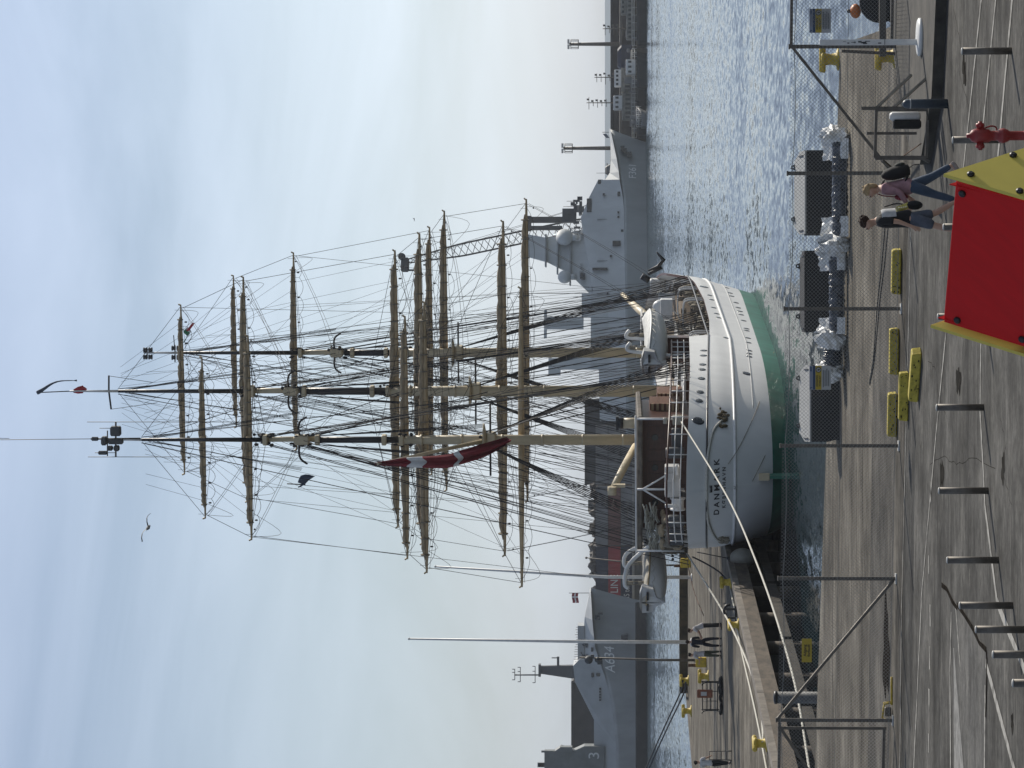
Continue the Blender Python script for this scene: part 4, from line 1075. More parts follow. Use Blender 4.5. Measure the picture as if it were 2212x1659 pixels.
    for yi, (zz, hl) in enumerate(T):
        for sd in (-1, 1):
            tip = Vector((tx + sd * hl * .97, s + yo, zz))
            if yi == 0 and mn != 'mizzen':
                q = Vector((sd * 4.8, s - 10.5, 4.6))
            else:
                q = Vector((O['tx'] + sd * .3, O['s'] + .1, (O['zt'] + (zz - zt) * .75)))
            rline(mb, tip, q, .014, sag=.35); rline(mb, tip + Vector((0, 0, -.15)), q + Vector((0, 0, -.5)), .012, sag=.2)
            if yi < 4: mb.ball(tip.lerp(q, .05), .055, 6, 4)
    put('brace', mb, M['rig'], mast)
mast_objs = [o for o in ship.children if o.name.startswith('mast')]
for mn, o in zip(('fore', 'main', 'mizzen'), mast_objs): MASTS[mn]['obj'] = o
rig_for('fore', 'main', None); rig_for('main', 'mizzen', 'fore'); rig_for('mizzen', 'main', 'main')
# many falls and backstays coming down to the pin rails, seen behind the pier side
mb = MB(); rs = random.Random(11)
for mn in MASTS:
    D = MASTS[mn]
    for i in range(26):
        sd = rs.choice((-1, 1)); zz = rs.choice((D['zt'] + rs.uniform(0, 5), D['zc'] - rs.uniform(0, 3), D['z']['cream2'][1] - rs.uniform(0, 2)))
        rline(mb, (D['tx'] + sd * .3, D['s'], zz), (sd * rs.uniform(4.3, 4.8), D['s'] - rs.uniform(-1, 8), sheer(D['s'] - 3) + .1), rs.uniform(.01, .018))
put('running_rigging', mb, M['rig'], ship, stuff=True)
# signal halyards from the yard ends to the deck
def tip(mn, yi, sd): D = MASTS[mn]; zz, hl = D['yz'][yi]; return Vector((D['tx'] + sd * hl * .97, D['s'] + .42, zz))
for a, b in ((tip('mizzen', 3, -1), sl(1265, 1245, -24)), (tip('main', 3, -1), sl(1300, 1150, -20)), (tip('fore', 3, 1), sl(1450, 640, 14)), (tip('main', 4, 1), sl(1452, 690, 2))):
    mb = MB(); rline(mb, a, b, .013, sag=.2); put('halyard', mb, M['rig'], ship)
# bowsprit
mb = MB(); mb.tube([(0, 27, 5.6), (0, 33, 6.5), (0, 41, 7.6)], [.3, .26, .13], 12); put('bowsprit', mb, M['cream'], ship)
mb = MB()
for sd in (-1, 1): rline(mb, (0, 40, 7.5), (sd * 2, 28, 4.5), .03); rline(mb, (0, 40, 7.5), (0, 30.5, 2), .03)
put('bowsprit_stay', mb, M['rig'], ship)
# spanker boom and gaff, exhaust and cowl
D = MASTS['mizzen']
a, b = Vector((D['tx'] - .2, D['s'] - .6, zw(1372, D['s'] - 1))), sl(1322, 1060, s=-23.5)
mb = MB(); mb.tube([a, a.lerp(b, .5), b], [.16, .2, .17], 10); mb.lathe([(.23, -.2), (.23, .2)], b, 10, 'X'); mb.box(b + Vector((.2, .3, -.35)), (.14, .3, .6)); put('spanker_boom', mb, M['cream'], ship)
g = sl(815, 1002, s=-21.5); mb = MB(); mb.tube([(D['tx'], D['s'] - .3, zw(1046, -15)), g], [.12, .06], 8); put('gaff', mb, M['cream'], ship)
mb = MB(); rline(mb, g, (D['tx'], D['s'] - .1, D['zc']), .016); rline(mb, b, (D['tx'], D['s'] - .1, D['zc']), .018); rline(mb, g, b, .012); put('topping_lift', mb, M['rig'], ship)
a = sl(1385, 914, s=-17.5); b = sl(1346, 914, s=-17.5); mb = MB(); mb.tube([a, b], .27, 14); f_ = put('funnel', mb, M['cream'], ship)
mb = MB(); mb.tube([b, b + Vector((0, 0, .28))], .29, 14); mb.box(b + Vector((0, 0, .3)), (.7, .4, .14)); put('funnel_cap', mb, M['black'], f_)
# ------------------------------------------------------------------ on and about the tall ship's deck
def slbox(mb, v0, v1, y0, y1, s, depth, bev=0.0):              # box whose after face on the plane s fills this stretch of the view
    a, b = sl(v0, y0, s), sl(v1, y1, s)
    mb.box(((a.x + b.x) / 2, s + depth / 2, (a.z + b.z) / 2), (abs(a.x - b.x), depth, abs(a.z - b.z)), bev=bev); return mb
mb = MB(); slbox(mb, 1388, 1490, 1140, 905, -21.5, 5.5)
dh = put('deckhouse', mb, M['mahog'], ship)
mb = MB()
for i in range(9):
    y = 1128 - i * 26
    a = sl(1400, y, -21.53); mb.box((a.x, -21.52, a.z - 1.2), (.05, .06, 2.4))
mb.box((sl(1400, 1022, -21.5).x, -21.52, sl(1442, 1022, -21.5).z), (5.3, .07, .07)); put('panelling', mb, M['mahog'], dh)
for y in (1010, 1085, 945):
    mb = MB(); a = sl(1415, y, -21.55); mb.lathe([(.16, -.04), (.16, .04)], a, 14, 'Y'); put('window', mb, M['glass'], dh)
mb = MB(); slbox(mb, 1376, 1388.5, 1196, 900, -23.2, 7.5, bev=.06); rf = put('roof', mb, mat('weathered_roof_canvas', (.20, .175, .145), .8, var=.25, scale=2), ship)
mb = MB(); a, b = sl(1374.5, 1198, -23.3), sl(1373, 898, -23.3); mb.tube([a, b], .06, 6); put('roof_edge', mb, M['trim'], rf)
mb = MB()                                                     # awning stanchions and braces at the stern
for y in (905, 1057, 1190): a, b = sl(1376, y, -24.2), sl(1478, y, -24.2); mb.tube([a, b], .055, 7)
for dy in (-38, 38): mb.tube([sl(1388, 1057, -24.2), sl(1452, 1057 + dy, -24.2)], .045, 6)
put('awning_post', mb, M['trim'], ship)
# slatted lockers on the starboard side of the poop
for k, (v0, v1, y0, y1, s_) in enumerate(((1404, 1470, 902, 872, -19), (1420, 1475, 870, 850, -16))):
    mb = MB(); slbox(mb, v0, v1, y0, y1, s_, 2.2); lk = put('slatted_locker', mb, mat('reddish_wood_%d' % k, (.22, .095, .05), .6, var=.25, scale=2, stretch=(1, 1, 12)), ship)
    mb = MB(); a, b = sl(v0, y0, s_), sl(v1, y1, s_)
    for i in range(6): zz = b.z + (a.z - b.z) * (i + .5) / 6; mb.box(((a.x + b.x) / 2, s_ - .03, zz), (abs(a.x - b.x), .06, .12))
    put('slat', mb, M['yardwood'], lk)
# poop rail: three lines of pipe and their stanchions
def rail_path(h, s_max, sd, ins=.12):
    pts = []
    for i in range(90):
        k = i / 89; s = -29 + (s_max + 29) * (1 - math.cos(math.pi * k / 2)); z = sheer(s); e = s_end(z) + ins; s = max(s, e)
        x = hbf(s, z) - ins
        if x <= 0 and i: continue
        pts.append(Vector((sd * max(0, x), s, z + h)))
    return pts
for h, m_, r_ in ((.92, M['mahog'], .05), (.6, M['trim'], .028), (.28, M['trim'], .028)):
    mb = MB(); a = rail_path(h, -12.3, 1); b = rail_path(h, -12.3, -1); mb.tube(list(reversed(a)) + b[1:], r_, 5); put('poop_rail', mb, m_, ship)
mb = MB(); a = rail_path(0, -12.3, 1)
acc = 0; last = a[0]
for p in a:
    acc += (p - last).length; last = p
    if acc > 1.25:
        acc = 0
        for sd in (1, -1): mb.tube([(sd * p.x, p.y, p.z), (sd * p.x, p.y, p.z + .92)], .03, 5)
put('rail_stanchion', mb, M['trim'], ship)
# odds and ends along the stern rail
def shipbits(name, m_, items, label=None):
    for kind, v, y, s, *d in items:
        c = sl(v, y, s); mb = MB()
        if kind == 'box': mb.box(c, d[0], bev=.03)
        elif kind == 'ball': mb.ball(c, d[0], 12, 8)
        elif kind == 'can': mb.lathe([(d[0] * .9, -d[1] / 2), (d[0], -d[1] * .4), (d[0], d[1] * .4), (d[0] * .85, d[1] / 2)], c, 14)
        elif kind == 'drum': mb.lathe([(d[0] * 1.25, -d[1] / 2), (d[0] * 1.25, -d[1] * .4), (d[0], -d[1] * .38), (d[0], d[1] * .38), (d[0] * 1.25, d[1] * .4), (d[0] * 1.25, d[1] / 2)], c, 14, 'X')
        put(name, mb, m_, ship, label=label)
shipbits('stern_locker', M['canvas'], [('box', 1452, 1038, -27, (1.5, .8, .7)), ('box', 1446, 1031, -27.4, (.42, .3, .45))])
shipbits('mooring_winch', M['trim'], [('drum', 1464, 1088, -27.2, .3, .6)])
shipbits('lifebuoy_light', M['trim'], [('can', 1449, 1093, -28, .09, .55), ('box', 1462, 1015, -27.6, (.5, .12, .12))])
shipbits('stern_lamp', mat('brass_lamp_glass', (.45, .42, .34), .2, scale=5), [('can', 1437, 909, -24.3, .16, .2), ('box', 1464, 907, -24.6, (.45, .4, .5))])
shipbits('bridge_gear', M['navy_dark'], [('box', 1470, 1070, -26.8, (.4, .5, .5)), ('can', 1458, 978, -25.5, .28, .9), ('box', 1462, 945, -25, (.9, .4, .5)), ('can', 1460, 1125, -26, .3, .8), ('box', 1462, 1158, -25, (.8, .6, .7))])
shipbits('rope_reel', M['rope'], [('drum', 1455, 1160, -24.5, .42, .9), ('drum', 1450, 1178, -23, .4, .7)])
# pale netting bundled along the pier side
mb = MB(); rs = random.Random(21)
for i in range(70):
    y = rs.uniform(1098, 1186); v = 1398 + (y - 1098) * .14 + rs.uniform(-6, 22); c = sl(v, y, -23.6 + rs.uniform(-.3, .3))
    a = rs.uniform(-.5, .5); dx = rs.uniform(.15, .4)
    mb.tube([c - Vector((dx, 0, a * .3)), c + Vector((0, -.05, .05)), c + Vector((dx, 0, a * .3))], rs.uniform(.025, .05), 5)
put('bundled_netting', mb, mat('pale_netting', (.46, .45, .38), .9, var=.2, scale=7), ship, stuff=True)
mb = MB()
for i in range(22):
    c = sl(rs.uniform(1425, 1470), rs.uniform(1105, 1190), rs.uniform(-25, -22)); mb.ball(c, (rs.uniform(.12, .4), .2, rs.uniform(.1, .35)), 7, 5)
put('rope_coils', mb, M['sail'], ship, stuff=True)
# waist: pin rail clutter, hatches, hoops and boxes
mb = MB()
for i in range(150):
    s = rs.uniform(-10.5, 15); sd = rs.choice((1, 1, -1)); z = sheer(s) + rs.uniform(-.3, .55); c = Vector((sd * (hbf(s, 3) - rs.uniform(.25, .9)), s, z))
    if rs.random() < .6: mb.ball(c, (.1, .12, rs.uniform(.14, .34)), 6, 4)
    else: mb.box(c, (rs.uniform(.1, .3), rs.uniform(.1, .4), rs.uniform(.1, .4)))
put('belaying_gear', mb, M['rope'], ship, stuff=True)
mb = MB()
for i in range(110):
    c = Vector((rs.uniform(-3.6, 3.6), rs.uniform(-10, 14), 2.6 + rs.uniform(0, 1.9))); mb.box(c, (rs.uniform(.1, .6), rs.uniform(.1, .6), rs.uniform(.15, .8)), rot=Matrix.Rotation(rs.uniform(0, 3), 3, 'Z'))
put('deck_gear', mb, mat('mixed_deck_gear', (.20, .165, .125), .7, var=.35, scale=1.6), ship, stuff=True)
for (c, d, m_, nm) in (((0, -6, 3.4), (4.2, 5.5, 2.2), 'mahog', 'midship_deckhouse'), ((0, 8, 3.4), (4.4, 6, 2.3), 'trim', 'forward_deckhouse'), ((0, 20, 5.9), (3, 3, 1.1), 'trim', 'windlass_house')):
    mb = MB(); mb.box(c, d, bev=.08); h_ = put(nm, mb, M[m_], ship)
    mb = MB(); mb.box((c[0], c[1], c[2] + d[2] / 2 + .06), (d[0] + .4, d[1] + .4, .12), bev=.03); put('roof', mb, M['canvas'], h_)
    for x in (-1.2, 0, 1.2): mb = MB(); mb.box((x, c[1] - d[1] / 2 - .02, c[2] + .35), (.5, .06, .5)); put('window', mb, M['glass'], h_)
shipbits('ventilator', M['trim'], [('ball', 1428, 662, 6, (.42, .42, .5)), ('box', 1440, 668, 4, (1.2, .6, .7)), ('can', 1432, 700, 0, .24, 1.3), ('can', 1440, 640, 10, .22, 1.0)])
shipbits('brown_locker', M['mahog'], [('box', 1458, 753, -12.2, (1.3, .9, 1.5))])
shipbits('deck_box', mat('tan_lid', (.40, .26, .17), .6, scale=3), [('box', 1438, 754, -12.2, (1.35, 1, .18))])
shipbits('red_gear', mat('red_deck_gear', (.30, .03, .025), .5, var=.3, scale=6), [('box', 1472, 777, -13, (.7, .5, .45)), ('ball', 1466, 786, -13, (.22, .2, .2))])
for s_ in (-9.5, 3.5, 8.5, 13):                                # white hoop rails along the starboard side
    mb = MB(); x = hbf(s_, 3.2) - .25; z = sheer(s_)
    mb.tube(smooth_path([(x, s_, z - .4), (x, s_, z + .75), (x - .3, s_, z + 1.05), (x - 1.6, s_, z + 1.05), (x - 2.0, s_ + .2, z + .6)]), .05, 6); mb.tube(smooth_path([(x, s_ + .8, z - .4), (x, s_ + .8, z + .75), (x - .3, s_ + .8, z + 1.05), (x - 1.6, s_ + .8, z + 1.05)]), .05, 6)
    put('hoop_rail', mb, M['trim'], ship)
mb = MB()
for i in range(11):
    a = 2 * math.pi * i / 11; c = sl(1437, 640, 10); mb.tube([c + Vector((.32 * math.cos(a), 0, -.6 + .1 * i)), c + Vector((.32 * math.cos(a + 2), 0, -.45 + .1 * i))], .05, 5)
put('coiled_line', mb, M['linerope'], ship)

# lifeboats hanging in their davits
def lifeboat(s, sd, y, v, label, turn):
    c = sl(v, y, s)
    t_ = thing('lifeboat', sw(c.x, c.y, c.z), label, 'lifeboat', 'lifeboats of the white ship', rz=-R(HEAD + turn))
    Lb, Bh, H = 6.9, 1.28, 1.5
    mb = MB(); rows = []; n = 26
    for i in range(n + 1):
        q = i / n; k = abs(2 * q - 1); b = Bh * (1 - k ** 2.6) + .03; zk = -H / 2 + .38 * k ** 3; zt = .12 + .22 * k ** 2
        row = []
        for j in range(13):
            a = -math.pi / 2 + math.pi * j / 12; row.append((b * math.sin(a) * (1 - .1 * math.cos(a)), (q - .5) * Lb, zt - (zt - zk) * max(0, math.cos(a)) ** .8))
        rows.append(row)
    mb.grid(rows); put('hull', mb, M['white'], t_)
    mb = MB(); rows = []
    for i in range(n + 1):
        q = i / n; k = abs(2 * q - 1); b = Bh * (1 - k ** 2.6) + .05; zt = .12 + .22 * k ** 2; row = []
        for j in range(11):
            a = -math.pi / 2 + math.pi * j / 10; row.append((b * math.sin(a), (q - .5) * Lb, zt + .34 * math.cos(a) * (1 - .35 * k) * (1 + .04 * math.sin(i * 1.6))))
        rows.append(row)
    mb.grid(rows); put('cover', mb, mat('boat_cover_%s' % ('pale' if sd > 0 else 'buff'), (.76, .76, .73) if sd > 0 else (.50, .47, .40), .8, var=.15, scale=3), t_)  # port cover dulled: shade on white put into its colour
    mb = MB(); poly = [(-.68, .52), (-.3, .64), (.3, .64), (.68, .52), (.62, -.02), (.22, -.18), (0, -.62), (-.22, -.18), (-.62, -.02)]
    mb.prism(poly, lambda q: (q.x, -Lb / 2 + .35 - .32 * (1 - abs(q.x)), q.y), lambda q: (q.x, -Lb / 2 + .75, q.y)); pl_ = put('end_canopy', mb, M['canvas'], t_)
    for x in (-.3, .3):
        mb = MB(); mb.box((x, -Lb / 2 + .13 + .0, .26), (.4, .12, .11), rot=Matrix.Rotation(R(17 if x > 0 else -17), 3, 'Z')); put('slot_window', mb, M['black'], pl_)
    mb = MB()
    for k in (-1, 1):
        pts = [(k * (Bh * (1 - abs(2 * i / n - 1) ** 2.6) + .06), (i / n - .5) * Lb, .1 + .22 * abs(2 * i / n - 1) ** 2) for i in range(n + 1)]
        mb.tube(pts, .05, 6)
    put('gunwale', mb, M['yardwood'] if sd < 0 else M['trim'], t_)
    mb = MB()
    for k in (-1, 1):
        for i in range(1, 10):
            q0 = i / 11 + .02; q1 = q0 + .085; g = lambda q: (k * (Bh * (1 - abs(2 * q - 1) ** 2.6) + .09), (q - .5) * Lb, .05); a, b = Vector(g(q0)), Vector(g(q1)); mb.tube([a, a.lerp(b, .5) - Vector((0, 0, .16)), b], .015, 4)
    put('grab_line', mb, M['linerope'], t_)
    mb = MB()
    for ys in (-2.2, 2.2):
        q = c + Vector((0, ys, 1.35)); 
        base = Vector((sd * (hbf(s + ys, 4.4) - .35), s + ys, sheer(s + ys) - .6))
        pts = smooth_path([base, base + Vector((0, 0, 1.6)), base + Vector((sd * .12, 0, 2.3)), Vector((base.x * .45 + c.x * .55, s + ys, c.z + 1.15)), Vector((c.x, s + ys, c.z + 1.38)), Vector((c.x + sd * .25, s + ys, c.z + 1.2))])
        mb.tube(pts, [.11] * 8 + [.1] * 13, 8)
    put('davit', mb, M['trim'], ship)
    for ys in (-2.2, 2.2):
        mb = MB()
        for k in (-.08, .08): mb.tube([(c.x + k, s + ys, c.z + 1.35), (c.x + k, s + ys, c.z + .3)], .018, 4)
        mb.box((c.x, s + ys, c.z + .55), (.18, .14, .3)); mb.box((c.x, s + ys, c.z + 1.1), (.18, .14, .3))
        put('boat_fall', mb, M['rope'], ship)
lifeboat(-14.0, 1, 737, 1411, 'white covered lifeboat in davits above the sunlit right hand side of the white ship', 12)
lifeboat(-21.5, -1, 1238, 1408, 'white lifeboat with shade-toned cover and grey end canopy hanging out over the pier', 12)
# ---- aerials and lamps at the mastheads
def mast_by(k): return MASTS[k]['obj'], MASTS[k]['tx'], MASTS[k]['s']
mo, tx, s = mast_by('mizzen')
mb = MB(); mb.tube([sl(250, 912, s), sl(250, 987, s)], .05, 5); mb.tube([sl(232, 930, s), sl(232, 985, s)], .035, 5); mb.tube([sl(303, 948, s), sl(196, 948, s)], [.07, .04], 6); put('aerial_yard', mb, M['steel'], mo)
mb = MB()
for (v0, v1, y) in ((188, 545, 911.5), (190, 560, 987), (0, 300, 947), (215, 252, 925), (205, 250, 978)): mb.tube([sl(v0, y + (3 if v1 == 300 else 0), s), sl(v1, y, s)], .017, 4)
mb.tube([sl(-70, 946, s), sl(20, 947, s)], .014, 4); put('whip_aerial', mb, M['steel'], mo)
for v, y, d in ((250, 931, (.5, .4, .55)), (250, 953, (.3, .3, .8)), (225, 952, (.45, .4, .3)), (238, 968, (.25, .3, .3)), (205, 948, (.2, .2, .4)), (222, 978, (.2, .2, .5)), (252, 968, (.3, .3, .3))):
    mb = MB(); c = sl(v, y, s); mb.box(c, d, bev=.06); put('aerial_unit', mb, M['navy_dark'], mo)
mo, tx, s = mast_by('main')
mb = MB(); mb.tube([sl(235, 811, s), sl(235, 845, s), sl(240, 884, s)], .055, 5); put('signal_yard', mb, M['black'], mo)
for a_, b_, r_ in (((235, 812), (330, 826), .015), ((240, 884), (340, 870), .015), ((150, 845), (82, 848), .03)): mb = MB(); mb.tube([sl(*a_, s), sl(*b_, s)], r_, 4); put('signal_halyard', mb, M['rig'], mo)
mb = MB(); pts = smooth_path([sl(80, 849, s), sl(92, 842, s), sl(112, 829, s), sl(132, 823, s), sl(166, 822, s)]); mb.tube(pts, [.11, .12, .12, .11, .1, .09, .08, .07, .06, .05, .05, .04, .04, .03, .03, .02, .06][:len(pts)], 7); put('wind_streamer', mb, M['flagblue'], mo)
mo, tx, s = mast_by('fore')
for v, ys in ((317, (756, 771)), (378, (752, 772))):
    for y in ys:
        for dv in (-3, 8):
            mb = MB(); c = sl(v + dv, y, s); mb.lathe([(.16, -.12), (.18, -.1), (.12, 0), (.18, .1), (.16, .12)], c, 10); put('signal_lamp', mb, M['black'], mo)
mb = MB(); mb.tube([sl(318, 753, s), sl(318, 774, s)], .04, 5); mb.tube([sl(378, 745, s), sl(378, 782, s)], .04, 5); mb.tube([sl(375, 724, s), sl(378, 764, s)], .03, 5); put('lamp_bracket', mb, M['black'], mo)
for k in ('main', 'mizzen', 'fore'):                           # tackle blocks and fittings at the trestles
    mo, tx, s = mast_by(k); mb = MB(); rs = random.Random(len(k))
    for i in range(60):
        zz = rs.choice((MASTS[k]['zt'], MASTS[k]['zc'], MASTS[k]['z']['lower'][1], MASTS[k]['z']['cream2'][1])) + rs.uniform(-.6, .6)
        mb.ball((tx + rs.choice((-1, 1)) * rs.uniform(.16, .34), s + rs.uniform(-.3, .3), zz), (rs.uniform(.05, .11), .08, rs.uniform(.07, .16)), 6, 4)
    put('tackle_block', mb, M['rig'], mo, stuff=True)
# ---- flags
def cloth_ribbon(spine, widths, folds, bands, name, loc, label, cat='flag'):
    """spine world points; widths; bands: list of (u0,u1,part,mat)"""
    sp = smooth_path(spine, 6); n = len(sp) - 1
    def W_(u):
        x = u * (len(widths) - 1); i = min(int(x), len(widths) - 2); return widths[i] + (widths[i + 1] - widths[i]) * (x - i)
    t_ = thing(name, loc, label, cat)
    for u0, u1, part, m_ in bands:
        mb = MB(); rows = []
        k = max(3, int((u1 - u0) * 30))
        for i in range(k + 1):
            u = u0 + (u1 - u0) * i / k; x = u * n; j = min(int(x), n - 1); c = sp[j].lerp(sp[j + 1], x - j); w = W_(u)
            rows.append([(c + Vector(((b / 8 - .5) * w, folds * math.sin(b * 1.5 + u * 5) * (.4 + u), .12 * math.sin(b * .9 + 1)))) for b in range(9)])
        mb.grid(rows); put(part, mb, m_, t_, world=True)
    return t_
wp = lambda v, y, s: SM @ sl(v, y, s)
e = [wp(814, 1002, -21.4), wp(883, 999, -21.4), wp(965, 997, -21), wp(1000, 988, -20.6), wp(1052, 972, -20), wp(1100, 952, -19)]
cloth_ribbon(e, [.1, .5, .68, .72, .7, .4], .2, ((0, .2, 'red_field', M['flagred']), (.2, .28, 'white_cross', M['flagwhite']), (.28, .5, 'red_field', M['flagred']), (.5, .58, 'white_cross', M['flagwhite']), (.58, 1, 'red_field', M['flagred'])), 'ensign', e[0], 'big drooping dark red ensign with white cross bands at the stern of the sailing ship')
e = [wp(162, 845, 0), wp(172, 843, 0), wp(184, 841, 0)]
cloth_ribbon(e, [.15, .4, .45], .06, ((0, 1, 'cloth', M['flagbright']),), 'pennant', e[0], 'small red pennant near the tip of the mainmast')
e = [wp(397, 725, 14.7), wp(404, 716, 14.7), wp(412, 703, 14.7)]
t_ = cloth_ribbon([wp(400, 728, 14.7), wp(405, 722, 14.7), wp(409, 716, 14.7)], [.75, .7, .6], .05, ((0, .6, 'green_band', M['flaggreen']), (.6, 1, 'white_band', M['flagwhite'])), 'courtesy_flag', e[0], 'little red, white and green flag under the top yard of the foremast')
mb = MB(); rows = [[wp(402 + 5 * j / 4 + i * 3.4, 716 - i * 4.6 + (j - 2) * .6, 14.7) for j in range(5)] for i in range(5)]; mb.grid(rows); put('red_band', mb, M['flagbright'], t_, world=True)
e = [wp(648, 1047, -15.2), wp(654, 1040, -15.2), wp(664, 1035, -15.2), wp(676, 1029, -15.2)]
cloth_ribbon(e, [.3, .6, .5, .15], .08, ((0, 1, 'cloth', M['flagblue']),), 'house_flag', e[0], 'small dark blue flag hanging to the left of the mizzen mast')
mb = MB(); mb.tube([wp(620, 1045, -15.2), wp(660, 1047, -15.2)], .03, 5); mb.tube([wp(645, 1047, -15.2), wp(1010, 1085, -16)], .012, 4); put('flag_halyard', mb, M['rig'], ship, world=True)
# gull and its far companion
def gull(v, y, D_, span, label, roll, head=0):
    c = dp(v, y, D_); t_ = thing('gull', c, label, 'bird', None)
    mb = MB(); mb.lathe([(.01, -.24), (.055, -.14), (.075, 0), (.05, .14), (.035, .2), (.045, .24), (.02, .3), (.008, .35)], (0, 0, 0), 10, 'X')
    rows_l = []
    for sd in (-1, 1):
        rows = []
        for q in (0, .3, .55, .8, 1.0):
            yy = 0; bend = .22 * math.sin(q * 2.4) - .1 * q
            rows.append([(.1 - .12 * q * q - .14 * (1 - q * .75), sd * q * span / 2, bend + .0), (.09 - .16 * q * q, sd * q * span / 2, bend + .025), (.12 - .13 * q * q + .03, sd * q * span / 2, bend)])
        mb.grid(rows)
    mb.face([(-.2, .03, 0), (-.2, -.03, 0), (-.36, -.07, 0), (-.36, .07, 0)])
    put('body', mb, mat('gull_plumage', (.28, .28, .28), .8, scale=8), t_)
    t_.rotation_euler = (roll, R(4), head); return t_
gull(320, 1140, 120, 1.25, 'gull with bent wings gliding in the open sky left of the masts', R(18), R(75))
gull(895, 474, 600, 1.6, 'distant speck of a bird in the sky right of the yards', R(-10), R(20))
# ------------------------------------------------------------------ fence along the quay
FPTS = [(1957, 100, 1706), (1953, 374, 1702), (1948, 667, 1695), (1943, 963, 1687), (1937, 1250, 1682), (1930, 1556, 1678)]
fence = thing('chain_link_fence', gp(1943, 963), 'tall chain link fence on steel posts running the whole width of the quay', 'fence')
fp = []
for v, y, vt in FPTS:
    b = gp(v, y); t_ = dp(vt, y - 3, b.y); fp.append((b, t_.z))
lst = fp[-1][0] + (fp[-1][0] - fp[-2][0]); fp.append((lst, fp[-1][1]))
fst = fp[0][0] + (fp[0][0] - fp[1][0]); fp.insert(0, (fst, fp[0][1]))
def barbox(mb, a, b, w):
    a, b = Vector(a), Vector(b); d = b - a
    q = d.to_track_quat('Z', 'Y').to_matrix(); mb.box((a + b) / 2, (w, w, d.length), rot=q)
for i, (b, zt) in enumerate(fp):
    mb = MB(); mb.box((b.x, b.y, zt / 2), (.074, .074, zt)); mb.box((b.x, b.y, zt + .01), (.1, .1, .03)); po = put('post', mb, M['steel'], fence, world=True)
    mb = MB(); mb.box((b.x, b.y, .02), (.22, .22, .024)); put('base_plate', mb, M['canvas'], po, world=True)
# gate leaf posts and rails at both ends
e0, z0 = fp[6]; e1, z1 = fp[7]
for (a, b) in (((e0.x - .17, e0.y, .15), (e0.x - .17, e0.y, z0 - .02)), ((e0.x - .05, e0.y, z0 - .06), (e1.x, e1.y, z1 - .06)), ((e0.x - .17, e0.y, .2), (e1.x, e1.y, .2)), ((e0.x - .2, e0.y, z0 - .1), (e1.x, e1.y, .5))):
    mb = MB(); barbox(mb, a, b, .06); put('gate_bar', mb, M['steel'], fence, world=True)
a0, za = fp[1]; a1, zb_ = fp[0]
for (a, b) in (((a0.x, a0.y, za - .03), (a1.x, a1.y, zb_ - .03)), ((a0.x - .08, a0.y + .12, za * .55), (a0.x - .14, a0.y + .12, .2)), ((a0.x - .0, a0.y + .1, .28), (a1.x, a1.y + .1, .28))):
    mb = MB(); barbox(mb, a, b, .06); put('gate_bar', mb, M['steel'], fence, world=True)
# long braces
for (x0, y0, x1, y1) in ((1710, 100, 1921, 365), (1930, 1253, 1680, 1552)):
    i = 1 if y0 < 500 else 5; A = dp(x0, y0, fp[i][0].y - .06)
    j = 2 if y0 < 500 else 6; B_ = dp(x1, y1, fp[j][0].y - .06)
    mb = MB(); barbox(mb, A, B_, .058); put('brace', mb, M['steel'], fence, world=True)
mb = MB()
for (b, zt), (c, zu) in zip(fp, fp[1:]):
    rline(mb, (b.x, b.y - .045, zt - .08), (c.x, c.y - .045, zu - .08), .008, sag=.05); rline(mb, (b.x, b.y - .045, .1), (c.x, c.y - .045, .1), .006)
    rline(mb, (b.x, b.y - .045, zt * .5), (c.x, c.y - .045, zu * .5), .005)
put('tension_wire', mb, M['wire'], fence, world=True)
mb = MB(); pitch = .08; wr = .0034
for (b, zt), (c, zu) in zip(fp, fp[1:]):
    w = (c - b).length; h = min(zt, zu) - .1; dx = (c - b) / w
    def P3(u, z): q = b + dx * u; return (q.x, q.y - .05, z + .08)
    nn = int((w + h) / pitch)
    for k in range(-int(h / pitch), int(w / pitch) + 1):
        for sg in (1, -1):
            u0 = k * pitch; z0_, z1_ = (0, h) if sg > 0 else (h, 0)
            uA, uB = u0, u0 + h
            # clip to the bay
            ta = max(0, -uA / h); tb = min(1, (w - uA) / h)
            if tb <= ta: continue
            za_ = z0_ + (z1_ - z0_) * ta; zb2 = z0_ + (z1_ - z0_) * tb
            mb.tube([P3(uA + h * ta, za_), P3(uA + h * tb, zb2)], wr, 3, caps=False, smooth=False)
put('chain_link_mesh', mb, M['wire'], fence, world=True, stuff=True)
# signs wired to the fence
def sign(v0, v1, y0, y1, bands, label, Y):
    a, b = dp(v0, y1, Y), dp(v1, y0, Y); w = b.x - a.x; h = a.z - b.z
    t_ = thing('fence_sign', ((a.x + b.x) / 2, Y, b.z), label, 'sign')
    mb = MB(); mb.box((0, 0, h / 2), (w, .012, h), bev=.003); put('board', mb, bands[0][2], t_)
    for k, (f0, f1, m_) in enumerate(bands[1:]):
        mb = MB(); z1_, z0_ = h * (1 - f0), h * (1 - f1); mb.box((0, -.0085, (z0_ + z1_) / 2), (w * .985, .003, z1_ - z0_)); put('band', mb, m_, t_)
    return t_, w, h
M['signwhite'] = mat('sign_white', (.42, .43, .43), .6, var=.05); M['signblue'] = mat('sign_blue', (.03, .06, .13), .6, var=.05); M['signyellow'] = mat('sign_yellow', (.45, .33, .035), .6, var=.05); M['signpale'] = mat('sign_pale_blue', (.24, .27, .34), .6, var=.05)
